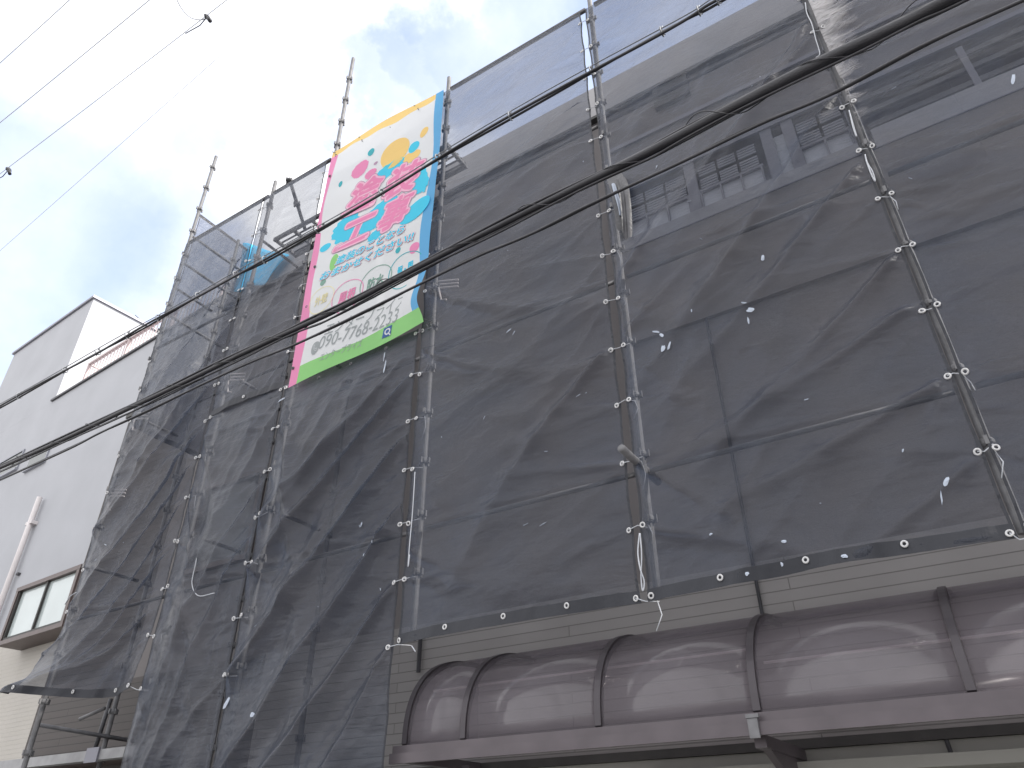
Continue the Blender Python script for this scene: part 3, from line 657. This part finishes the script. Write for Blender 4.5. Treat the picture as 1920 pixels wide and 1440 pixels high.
def gather_sheen_mat():  # near-white colour stands in for sunlit sheen on the crinkles
    m = bpy.data.materials.new('gather_sheen'); m.use_nodes = True; t = m.node_tree; l = t.links.new; b = t.nodes['Principled BSDF']
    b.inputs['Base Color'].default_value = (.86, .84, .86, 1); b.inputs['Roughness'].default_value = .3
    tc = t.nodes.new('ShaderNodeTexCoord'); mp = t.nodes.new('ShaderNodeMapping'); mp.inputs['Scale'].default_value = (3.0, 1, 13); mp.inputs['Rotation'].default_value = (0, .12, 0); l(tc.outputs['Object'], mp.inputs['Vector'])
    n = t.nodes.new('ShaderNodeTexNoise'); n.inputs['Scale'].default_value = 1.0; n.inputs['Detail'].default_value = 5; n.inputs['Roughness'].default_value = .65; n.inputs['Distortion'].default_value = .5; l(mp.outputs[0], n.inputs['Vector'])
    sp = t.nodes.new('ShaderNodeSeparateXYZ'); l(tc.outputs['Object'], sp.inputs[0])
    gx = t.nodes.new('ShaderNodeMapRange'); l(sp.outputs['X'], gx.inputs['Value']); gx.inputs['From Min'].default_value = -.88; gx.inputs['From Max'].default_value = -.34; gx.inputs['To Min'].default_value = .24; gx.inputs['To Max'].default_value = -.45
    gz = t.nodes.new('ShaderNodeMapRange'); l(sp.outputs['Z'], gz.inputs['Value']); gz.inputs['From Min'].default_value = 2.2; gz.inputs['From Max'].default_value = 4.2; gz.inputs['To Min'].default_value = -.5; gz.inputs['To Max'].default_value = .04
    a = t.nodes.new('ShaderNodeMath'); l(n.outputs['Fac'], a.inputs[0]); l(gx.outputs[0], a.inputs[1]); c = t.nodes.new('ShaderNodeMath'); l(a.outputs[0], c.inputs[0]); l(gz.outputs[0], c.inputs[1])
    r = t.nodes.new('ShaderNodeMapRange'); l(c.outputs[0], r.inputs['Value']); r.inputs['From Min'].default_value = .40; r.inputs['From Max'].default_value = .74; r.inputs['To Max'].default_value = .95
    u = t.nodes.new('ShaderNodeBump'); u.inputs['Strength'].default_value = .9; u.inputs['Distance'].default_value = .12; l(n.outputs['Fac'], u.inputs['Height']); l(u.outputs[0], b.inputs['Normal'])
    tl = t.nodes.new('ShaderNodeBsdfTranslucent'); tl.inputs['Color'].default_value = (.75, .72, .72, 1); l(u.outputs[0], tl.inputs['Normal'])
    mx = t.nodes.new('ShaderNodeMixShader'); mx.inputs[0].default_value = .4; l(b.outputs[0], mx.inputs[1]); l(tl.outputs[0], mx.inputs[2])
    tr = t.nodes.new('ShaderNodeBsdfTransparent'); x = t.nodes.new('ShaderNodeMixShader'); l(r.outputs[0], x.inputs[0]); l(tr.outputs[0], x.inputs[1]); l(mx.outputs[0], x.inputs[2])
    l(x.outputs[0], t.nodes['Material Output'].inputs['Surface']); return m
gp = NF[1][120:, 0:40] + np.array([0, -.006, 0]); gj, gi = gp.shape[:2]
MB().add(gp.reshape(-1, 3).tolist(), [(j * gi + i, j * gi + i + 1, (j + 1) * gi + i + 1, (j + 1) * gi + i) for j in range(gj - 1) for i in range(gi - 1)]).build('painted_sheen_edge', gather_sheen_mat(), NF[0], True)  # overlay on the net edge that carries the painted sheen
NS = net('end net panel turning the left corner back towards the house roof', JX['a'], JX['a'] + 1.35, 4.3, 7.84, 81, math.radians(70), .015, .02, .02, .03, y=4.02, axis='y', eyeletbottom=False, eyL=False)

# scraps stuck on the sheets
for T, px, py, l_, w_, a, c in ((NE, 1232, 625, .035, .008, -.5, 'tape'), (NE, 1245, 634, .026, .012, -1.0, 'tape'), (NE, 1248, 660, .03, .016, 1.3, 'tape'), (NE, 1260, 655, .032, .009, 1.2, 'tape'),
        (NE, 1412, 588, .03, .018, -.3, 'tape'), (NE, 1407, 608, .028, .007, 1.6, 'tape'), (NE, 1401, 578, .022, .006, -.6, 'tape'), (NE, 1432, 488, .026, .012, 1.3, 'tape'), (NE, 1476, 1022, .015, .010, 0, 'tape'),
        (NE, 1590, 1051, .017, .011, -.3, 'tape'), (NE, 1470, 1062, .014, .007, 1.5, 'tape'), (NE, 1405, 1080, .012, .013, 0, 'tape'), (NE, 1304, 593, .016, .004, 1.5, 'tape'), (NE, 1775, 908, .030, .014, .9, 'tape'),
        (NE, 1766, 935, .04, .005, 1.4, 'tape'), (NE, 1695, 850, .013, .005, 1, 'tape'), (NE, 1515, 755, .016, .004, 0, 'tape'), (ND, 958, 625, .03, .005, .5, 'tape'), (ND, 968, 628, .024, .004, 1.0, 'tape'),
        (ND, 1085, 143 + 600, .02, .004, .4, 'tape'), (NC, 724, 690, .07, .009, 1.45, 'tape'), (NC, 720, 668, .05, .007, 1.5, 'tape'), (NC, 683, 985, .028, .006, 1.3, 'tape'), (NC, 690, 1045, .02, .006, 1.3, 'tape'),
        (NC, 490, 1343, .03, .02, 0, 'tape'), (NC, 694, 640 + 400, .02, .005, 1, 'tape'), (NF, 1900, 150, .05, .012, 1.2, 'tape'), (NB2, 525, 748, .05, .012, .2, 'tape'), (NC, 425, 1318, .05, .02, 1.0, 'tape'),
        (ND, 1022, 985, .03, .003, .3, 'tape'), (ND, 990, 986, .025, .003, .2, 'tape'), (NA, 347, 1187, .02, .006, .6, 'tape'), (NA, 200, 1022, .03, .005, -.4, 'tape'), (NE, 1340, 1008, .012, .006, .3, 'tape')):
    p = at(px, py, 3.93); patch(T[0], p[0], p[2] - C0, l_, w_, a, col=c, pts=T[1])
rs = random.Random(5)
for T, xa, xb in ((NC, -5.0, -3.5), (ND, -3.2, -1.7), (NE, -1.4, .1), (NF, .4, 1.4), (NA, -7.7, -6.4)):
    for i in range(6):
        patch(T[0], rs.uniform(xa, xb), rs.uniform(1.5, 5.5), rs.uniform(.005, .02), rs.uniform(.0015, .004), rs.uniform(0, 3), pts=T[1])
# hanging white cords, one thing each
def cord(label, pts, r=.004):
    m = MB().tube(smooth(pts, 6) if len(pts) > 2 else pts, r, 6); o = m.build('hanging_cord', MT['cord'], None, True); tag(o, label, 'cord', 'loose white cords on the nets')
cord('white cord dangling in a long loop below the pipe end', [at(1199, 1000, 3.9), at(1196, 1035, 3.88), at(1200, 1065, 3.87), at(1208, 1090, 3.88), at(1205, 1108, 3.88), at(1202, 1080, 3.88), at(1203, 1040, 3.89), at(1200, 1000, 3.9)])
cord('white cord running straight down the gap above the awning end', [at(778, 885, 3.9), at(776, 920, 3.89), at(773, 965, 3.89), at(768, 1020, 3.88), at(765, 1063, 3.88), at(768, 1040, 3.88)], .0035)
cord('white cord curling in a hook over the lower left net', [at(374, 1022, 3.85), at(366, 1060, 3.84), at(360, 1095, 3.84), at(372, 1117, 3.83), at(402, 1112, 3.84)])
cord('short white cord slanting from the foot of the net right of the awning end', [at(772, 1211, 3.9), at(779, 1222, 3.88)], .004)
cord('pale cord looping out past the neighbour bay window', [at(122, 1133, 3.9), at(132, 1118, 3.85), at(144, 1110, 3.88)], .005)
cord('thin white cord twisting down the slanting post at upper right', [at(1510, 5, 3.92), at(1513, 25, 3.91), at(1522, 45, 3.91), at(1530, 75, 3.91), at(1537, 100, 3.92), at(1530, 108, 3.92)], .004)
cord('doubled white cord twisting beside the right post under the bright gathers', [at(1592, 207, 3.92), at(1598, 228, 3.91), at(1606, 256, 3.91), at(1600, 240, 3.9), at(1594, 215, 3.91)], .0045)
cord('lowest twisted white cord beside the right post', [at(1622, 290, 3.92), at(1626, 305, 3.91), at(1636, 322, 3.91), at(1641, 340, 3.91), at(1633, 325, 3.9), at(1624, 300, 3.91)], .0045)

# bunched end of sheet at the post right of the banner
T = thing('bunched_sheet', 'crumpled grey end of sheet bunched on the post under the thick cable', 'sheet', at(1165, 400, 3.93), None)
def strip(pts, w_, seed, m='rag'):
    r = random.Random(seed); vs = []; n = len(pts); K = 5
    for i, p in enumerate(pts):
        for k in range(K): t = k / (K - 1) - .5; vs.append((p[0] + w_ * t * (1 - .3 * i / n), p[1] - .02 * math.sin(k * 2.3 + seed) + r.uniform(-.008, .008), p[2] + r.uniform(-.01, .01)))
    o = MB().add(vs, [(i * K + k, i * K + k + 1, (i + 1) * K + k + 1, (i + 1) * K + k) for i in range(n - 1) for k in range(K - 1)]).build('fold', MT[m], T, True)
    md = o.modifiers.new('s', 'SUBSURF'); md.levels = md.render_levels = 2
strip([at(1150, 325, 3.9), at(1158, 345, 3.88), at(1164, 370, 3.88), at(1168, 395, 3.88), at(1168, 430, 3.9)], .14, 1)
strip([at(1162, 332, 3.88), at(1170, 350, 3.86), at(1174, 385, 3.86), at(1176, 420, 3.87), at(1177, 447, 3.89)], .08, 2)
strip([at(1148, 345, 3.88), at(1152, 362, 3.87), at(1160, 385, 3.87), at(1163, 405, 3.88)], .05, 3, 'tape')

# blue sheet on the far corner of the roof
c4 = [at(437, 547, 4.85), at(455, 455, 4.95), at(545, 480, 4.9), at(497, 530, 4.85)]
n = 12; vs = []
for i in range(n + 1):
    for j in range(n + 1):
        u, v = i / n, j / n; p = sum(np.array(c4[k]) * wt for k, wt in enumerate(((1 - u) * (1 - v), (1 - u) * v, u * v, u * (1 - v))))
        vs.append((p[0], p[1] + .04 * math.sin(u * 9 + v * 3), p[2]))
o = MB().add(vs, [(i * (n + 1) + j, i * (n + 1) + j + 1, (i + 1) * (n + 1) + j + 1, (i + 1) * (n + 1) + j) for i in range(n) for j in range(n)]).build('blue_tarp', MT['tarp'], None, True)
o.modifiers.new('s', 'SOLIDIFY').thickness = .004
tag(o, 'bright blue tarp hung inside the scaffold above the far roof corner', 'tarp')

# ------------------------------------------------------------------ banner
BY = 3.885
B = thing('banner', 'tall white paint works banner with pink lettering and coloured borders', 'banner', (-4.15, BY, C0 + 3.85))
def bl_(z): # left edge at height z (relative)
    t = (z - 3.8) / 3.4
    return -5.02 + .03 * math.sin(t * 8) * (1 - t) + .02
def br2(z):
    t = (z - 3.88) / 3.25
    return -3.31 - .11 * math.exp(-((t - .10) / .07) ** 2) - .03 * math.exp(-((t - .35) / .2) ** 2) + .0 * t
def bdisp(x, z):
    return .010 * math.sin(x * 4.1 + z * 1.3) + .009 * math.sin(z * 3.1 - x * 1.7 + 1) + .003 * math.sin(z * 7 + x * 5)
nx, nz = 150, 280; vs = []; fs = []; mi = []
def zb(u, v):
    z_bot = 3.80 + .09 * u; z_top = 7.20 - .06 * u + .0; return z_bot + (z_top - z_bot) * v
KB = 8
def wl(v): return .055 + .022 * math.sin(v * 6 + .5) + .010 * math.sin(v * 15)
def wr(v): return .055 - .012 * math.sin(v * 11 + 1) + .010 * (1 - v)
def wb(u): return .050 + .007 * math.sin(u * 6 + 2) + .010 * max(0, math.sin(u * 3.1))
def wt(u): return .034 - .010 * math.sin(u * 7 + .5) + .004 * math.sin(u * 23)
def lay_(i, n, lo, hi): return lo * i / KB if i <= KB else 1 - hi * (n - i) / KB if i >= n - KB else lo + (1 - hi - lo) * (i - KB) / (n - 2 * KB)
for j in range(nz + 1):
    for i in range(nx + 1):
        u0, v0 = i / nx, j / nz
        u = lay_(i, nx, wl(v0), wr(v0)); v = lay_(j, nz, wb(u0), wt(u0)); z = zb(u, v); x = bl_(z) + (br2(z) - bl_(z)) * u
        ed = math.exp(-(1 - u) / .08) * (-.05 * math.sin(max(0, 1 - v) * 9)) * (1 - v); vs.append((x, BY + bdisp(x, z) + ed * .5, C0 + z))
for j in range(nz):
    for i in range(nx):
        k = 0
        if i < KB: k = 1
        if j < KB and i >= KB: k = 4
        if i >= nx - KB and j >= KB: k = 2
        if j >= nz - KB and i < nx - KB: k = 3
        a = j * (nx + 1) + i; fs.append((a, a + 1, a + nx + 2, a + nx + 1)); mi.append(k)
m = MB(); m.v = vs; m.f = fs; m.mi = mi
CL = dict(white=cloth_mat('banner_cloth', (.72, .74, .76)), pink=cloth_mat('banner_pink', (.78, .27, .48)), blue=cloth_mat('banner_blue', (.12, .40, .70)),
          orange=cloth_mat('banner_orange', (.84, .60, .22)), green=cloth_mat('banner_green', (.27, .60, .21)), cyan=cloth_mat('banner_cyan', (.06, .58, .78)),
          teal=cloth_mat('banner_teal', (.05, .42, .48)), pale=cloth_mat('banner_pale_pink', (.86, .52, .66)), mauve=cloth_mat('banner_mauve', (.45, .30, .42)),
          grey=cloth_mat('banner_grey', (.34, .37, .38)), navy=cloth_mat('banner_navy', (.05, .12, .34)), sage=cloth_mat('banner_sage', (.22, .38, .32)), lemon=cloth_mat('banner_lemon', (.80, .74, .42)))
m.build('fabric', [CL[k] for k in ('white', 'pink', 'blue', 'orange', 'green')], B, True)
PR = {k: MB() for k in CL}
def wrap(pts, layer): # (x, z) -> point on the cloth, raised by its print layer
    return [(x, BY + bdisp(x, z) - .002 - .0007 * layer, C0 + z) for x, z in pts]
def blob(col, px, py, rx, ry, ang=0, layer=1, spiky=0, n=40, seed=0, ring=0):
    p = at(px, py, BY); r = random.Random(seed or int(px * 7 + py)); x0_, z0_ = p[0], p[2] - C0; c, s_ = math.cos(ang), math.sin(ang); a_ = []; b_ = []
    for k in range(n):
        t = 2 * math.pi * k / n; q = 1 + spiky * (r.uniform(-1, 1) if spiky else 0) + .03 * math.sin(3 * t + seed)
        for lst, f_ in ((a_, 1.0), (b_, 1 - ring)):
            dx, dz = rx * q * f_ * math.cos(t), ry * q * f_ * math.sin(t); lst.append((x0_ + dx * c - dz * s_, z0_ + dx * s_ + dz * c))
    if ring: PR[col].add(wrap(a_ + b_, layer), [(k, (k + 1) % n, n + (k + 1) % n, n + k) for k in range(n)])
    else: PR[col].add(wrap(a_ + [(x0_, z0_)], layer), [(k, (k + 1) % n, n) for k in range(n)])
def text(body, pa, pb, size, layers, shear=.15, stretch=1.0):
    """write body so that it spans the two measured places; layers: (colour, offset, layer)"""
    A = at(*pa, BY); Bq = at(*pb, BY); A = np.array([A[0], A[2] - C0]); Bq = np.array([Bq[0], Bq[2] - C0]); d = Bq - A; W_ = np.linalg.norm(d); ang = math.atan2(d[1], d[0])
    cu_ = bpy.data.curves.new('t', 'FONT'); cu_.body = body; cu_.size = 1; cu_.shear = shear; cu_.resolution_u = 3; cu_.align_x = 'CENTER'; cu_.align_y = 'CENTER'
    ob = bpy.data.objects.new('t', cu_); COL.objects.link(ob)
    wid = None; cu_.bevel_depth = 0
    for col, off, lay in layers:
        cu_.offset = 0; bpy.context.view_layer.update()
        dg = bpy.context.evaluated_depsgraph_get(); me = bpy.data.meshes.new_from_object(ob.evaluated_get(dg))
        v = np.array([q.co[:2] for q in me.vertices])
        if wid is None:
            wid = (v[:, 0].max() - v[:, 0].min(), (v[:, 0].max() + v[:, 0].min()) / 2, (v[:, 1].max() + v[:, 1].min()) / 2)
        sx = W_ / wid[0] * stretch; q = np.stack([(v[:, 0] - wid[1]) * sx, (v[:, 1] - wid[2]) * size], 1)
        c, s_ = math.cos(ang), math.sin(ang); mid = (A + Bq) / 2; fc = [tuple(f.vertices) for f in me.polygons]
        nk = 1 if off <= 0 else 10 if off < .05 else 16     # a brush that thickens the stroke evenly
        for kk in range(nk):
            ox = off * size * math.cos(2 * math.pi * kk / nk) if nk > 1 else 0; oz = off * size * math.sin(2 * math.pi * kk / nk) if nk > 1 else 0
            P = [(mid[0] + ox + a * c - b__ * s_, mid[1] + oz + a * s_ + b__ * c) for a, b__ in q]
            PR[col].add(wrap(P, lay + kk * .04), fc)
        bpy.data.meshes.remove(me)
    bpy.data.objects.remove(ob); bpy.data.curves.remove(cu_)
def z2(X, Y): return 530 + X / 4.5, 160 + Y / 4.5
def z3(X, Y): return 530 + X / 4.5, 430 + Y / 4.5
# dots and splashes
blob('teal', *z2(752, 570), .05, .06, .2); blob('cyan', *z2(1105, 518), .07, .085, -.3); blob('orange', *z2(948, 575), .20, .22); blob('orange', *z2(1190, 390), .05, .075, -.4)
blob('orange', *z2(1085, 600), .12, .09, 0, .6); blob('pink', *z2(655, 712), .13, .12, .3, 1, .05); blob('pink', *z2(745, 748), .09, .07, 0, 1, .10); blob('mauve', *z2(790, 662), .03, .025)
blob('cyan', *z2(1125, 1065), .20, .115, .5, 1.2); blob('cyan', *z2(355, 1365), .08, .055, 0); blob('teal', *z2(487, 832), .03, .045); blob('pink', *z2(1118, 1378), .06, .065, -.3)
blob('teal', *z2(980, 1398), .033, .036); blob('sage', *z3(348, 455), .04, .042); blob('green', *z3(430, 275), .055, .12)
blob('cyan', *z2(880, 730), .26, .10, .25, 1.4, .12, seed=3); blob('cyan', *z2(1170, 810), .10, .20, .1, 1.4, .13, seed=4); blob('cyan', *z2(800, 1100), .30, .18, .2, 1.4, .05, seed=5)
blob('cyan', *z2(530, 1200), .20, .20, 0, 1.4, .14, seed=6); blob('cyan', *z2(790, 1265), .12, .07, 0, 1.4, .10, seed=8)
big = [('mauve', .098, 2), ('pale', .080, 3), ('pink', .030, 4)]
for ch, c_, w2, s2 in (('塗', z2(683, 915), 300, .46), ('装', z2(1020, 790), 300, .46), ('工', z2(610, 1230), 310, .44), ('事', z2(960, 1075), 270, .44)):
    text(ch, (c_[0] - w2 / 9, c_[1] + w2 / 9 * .42), (c_[0] + w2 / 9, c_[1] - w2 / 9 * .42), s2, big, .22)
sm = [('pink', .105, 5), ('white', .085, 6), ('cyan', .028, 7)]
text('塗装のことなら', z3(450, 268), z3(1040, 2), .12, sm, .15)
text('おまかせください!!', z3(328, 408), z3(1118, 64), .12, sm, .15)
for t_, c_, r_, col in (('屋根', (545, 560), .205, 'pink'), ('防水', (780, 440), .205, 'sage'), ('塀・門', (1033, 340), .215, 'teal')):
    cc = z3(*c_); blob(col, *cc, r_, r_ * .98, 0, 2, n=60, ring=.045, seed=1); text(t_, (cc[0] - 15, cc[1] + 7), (cc[0] + 15, cc[1] - 7), .15, [(col if col != 'teal' else 'cyan', .02, 3)], .1)
cc = z3(335, 600); blob('lemon', *cc, .17, .17, 0, 2, n=60, ring=.04, seed=1); text('外壁', (cc[0] - 12, cc[1] + 6), (cc[0] + 12, cc[1] - 6), .13, [('lemon', .006, 3)], .1)
text('エンタープライズ', z3(365, 850), z3(1040, 590), .17, [('grey', 0, 3)], .12)
text('090-7768-2233', z3(315, 965), z3(975, 715), .21, [('grey', 0, 3)], .18)
text('エンタープライズ', z3(320, 1085), z3(662, 945), .10, [('grey', 0, 3)], .1)
blob('grey', *z3(283, 1005), .05, .075, -.2, 3); text('📞', z3(266, 1012), z3(300, 994), .085, [('white', 0, 4)], .1)
sq = [at(*z3(*p_), BY) for p_ in ((827, 918), (845, 832), (918, 800), (903, 888))]; PR['navy'].add(wrap([(p_[0], p_[2] - C0) for p_ in sq], 3), [(0, 1, 2, 3)])
blob('white', *z3(876, 856), .036, .036, 0, 4, ring=.4, n=20); p_ = at(*z3(892, 873), BY)
PR['white'].add(wrap([(p_[0] - .02, p_[2] - C0 + .012), (p_[0] - .01, p_[2] - C0 + .02), (p_[0] + .022, p_[2] - C0 - .02), (p_[0] + .01, p_[2] - C0 - .026)], 4), [(0, 1, 2, 3)])
ln = MB(); allm = MB(); names = [k for k in PR if PR[k].f]
for i, k in enumerate(names): allm.add(PR[k].v, PR[k].f, i)
allm.build('printed_design', [CL[k] for k in names], B)
for (px, py) in ((597, 708), (658, 682), (724, 653), (789, 620), (549, 690), (575, 575), (590, 500), (606, 420), (618, 330)):
    p = at(px, py, BY - .012); MB().torus(p, .012, .006).build('eyelet', MT['dark_steel'], B, True)
for (px, py) in ((678, 262), (730, 236), (783, 203), (628, 290), (800, 608)):
    p = at(px, py, BY - .01); MB().tube([p, (p[0] + .02, p[1] + .05, p[2] + .05), (p[0] - .06, p[1], p[2] + .09)], .0045, 5).tube([p, (p[0] + .03, p[1] - .01, p[2] - .06)], .004, 5).build('tie_cord', MT['dark_steel'], B, True)

# ------------------------------------------------------------------ overhead cables
def ext(pts, y):
    """cable line in the street plane, carried on past both frame edges"""
    P = [at(a, b__, y) for a, b__ in pts]; P = [np.array(p) for p in P]
    d0 = P[0] - P[1]; d1 = P[-1] - P[-2]; d0[2] *= .6; d1[2] *= .6
    d0 /= np.linalg.norm(d0); d1 /= np.linalg.norm(d1)
    return [P[0] + d0 * k for k in (9, 5, 2.2, .9)] + P + [P[-1] + d1 * k for k in (.5, 1.4, 3.2, 6)]
YW = 2.8
up = ext([(0, 763), (127, 692), (217, 643), (307, 592), (423, 527), (513, 480), (690, 378), (857, 277), (1087, 147), (1280, 40), (1340, 6)], YW)
lo = ext([(0, 877), (113, 827), (233, 770), (333, 723), (463, 659), (563, 613), (640, 577), (827, 479), (1013, 385), (1187, 300), (1280, 252), (1520, 127), (1697, 43), (1780, 0)], YW)
th = ext([(0, 900), (127, 843), (187, 812), (283, 767), (387, 717), (473, 678), (567, 640), (708, 572), (797, 528), (897, 480), (993, 440), (1103, 385), (1280, 303), (1427, 232), (1557, 177), (1727, 87), (1920, 0)], YW - .1)
T = thing('cable_bundle', 'upper twin power cables hung from a thin wire across the banner top', 'cables', tuple(up[4]), 'overhead cables along the street')
s1 = smooth(up, 20); n = len(s1)
off = lambda P, f_: [p + np.array(f_(i)) for i, p in enumerate(P)]
MB().tube(off(s1, lambda i: (0, .012, .010 + .012 * math.sin(i * .13))), .009, 8).build('cable', MT['cable'], T, True)
MB().tube(off(s1, lambda i: (0, -.012, -.012 - .012 * math.sin(i * .13))), .010, 8).build('cable', MT['cable'], T, True)
MB().tube(off(s1, lambda i: (0, 0, .055 + .012 * math.sin(i * .11 + 1))), .0045, 6).build('messenger_wire', MT['cable2'], T, True)
for i in range(8, n - 4, 13):
    p = s1[i]; MB().torus(p + np.array([0, 0, .012]), .03, .005, (1, 0, 0), 12, 5).tube([p + [0, 0, .03], p + [.01, 0, .066]], .004, 5).tube([p + [0, 0, -.02], p + [.02, -.01, -.05]], .004, 5).build('cable_clamp', MT['cable2'], T, True)
T = thing('cable_bundle', 'thick telephone cable with loops of lashing crossing the lower half of the banner', 'cables', tuple(lo[4]), 'overhead cables along the street')
s2 = smooth(lo, 20); n = len(s2)
MB().tube(s2, [.019 + .0145 * min(1, max(0, (q_[0] + 1.6) / 1.5)) for q_ in s2], 12).build('cable', MT['cable'], T, True)
MB().tube(off(s2, lambda i: (0, .0, .030)), .0055, 6).build('messenger_wire', MT['cable2'], T, True)
MB().tube(off(s2, lambda i: (0, -.01, -.058 - .010 * math.sin(i * .17))), .007, 8).build('drop_cable', MT['cable'], T, True)
MB().tube(off(s2, lambda i: (0, -.012, .022 + .008 * math.sin(i * .14))), .009, 8).build('drop_cable', MT['cable'], T, True)
MB().tube(off(s2, lambda i: (0, .01, -.036 - .012 * math.sin(i * .09 + 2))), .006, 8).build('drop_cable', MT['cable'], T, True)
seg = []
dens = []
for i in range(n - 1):
    for k in range(6): dens.append(s2[i] * (1 - k / 6) + s2[i + 1] * (k / 6))
lash = []; ph = 0; prev = dens[0]
for i, p in enumerate(dens):
    ph += np.linalg.norm(p - prev) * 11; prev = p
    R_ = .026 + .013 * min(1, max(0, (p[0] + 1.6) / 1.5)) + (.020 + .02 * min(1, max(0, (p[0] + 2) / 2))) * max(0, math.sin(ph * .5 + .3)); lash.append(p + np.array([0, R_ * math.cos(ph), R_ * math.sin(ph) - .008]))
MB().tube(lash, .0034, 5).build('lashing_wire', MT['cable'], T, True)
T = thing('cable_bundle', 'lowest thin pair of cables sagging just under the thick cable', 'cables', tuple(th[4]), 'overhead cables along the street')
s3 = smooth(th, 20)
MB().tube(s3, .0085, 8).build('cable', MT['cable'], T, True)
MB().tube(off(s3, lambda i: (0, .01, .012 + .014 * math.sin(i * .08))), .005, 6).build('drop_cable', MT['cable'], T, True)
# high thin wires over the street, upper left of the view
def farw(label, a, b__, z, r, bead=()):
    A = np.array(atz(*a, z)); Bq = np.array(atz(*b__, z)); d = Bq - A; P = []
    for k in range(-6, 14):
        t = k / 7; P.append(A + d * t + np.array([0, 0, -.05 * t * (1 - t)]))
    T = thing('overhead_wire', label, 'wire', tuple(A), 'thin high wires over the street')
    MB().tube(P, r, 6).build('wire', MT['farwire'], T, True)
    for px, py in bead:
        p = np.array(atz(px, py, z)); MB().tube([p - d * .004, p, p + d * .004], [.02, .04, .02], 8).tube([p + [0.02, 0, -.02], p + [.06, .02, -.1]], .022, 8).tube([p, p - d * .02 + [0, 0, -.08], p - d * .08 + [0, 0, 0]], .006, 5).build('spacer', MT['cable'], T, True)
farw('highest thin wire clipping the top left corner of the sky', (0, 118), (130, 0), 9.4, .0045)
farw('second pale thin wire from the top left corner', (0, 230), (280, 0), 9.3, .005)
farw('thin overhead wire carrying two small dark spacers', (0, 326), (425, 0), 9.2, .0045, ((16, 318), (388, 32)))
farw('lowest faint thin wire crossing open sky above the neighbour roof', (0, 470), (530, 0), 9.0, .003)
A = [np.array(atz(*p, 9.2)) for p in ((325, -15), (340, 15), (358, 33), (378, 37), (389, 33))]
o = MB().tube(smooth(A, 6), .006, 6).build('wire_loop', MT['farwire'], None, True); tag(o, 'thin wire loop hanging down to the dark spacer at the top', 'wire', 'thin high wires over the street')

bpy.context.view_layer.update()
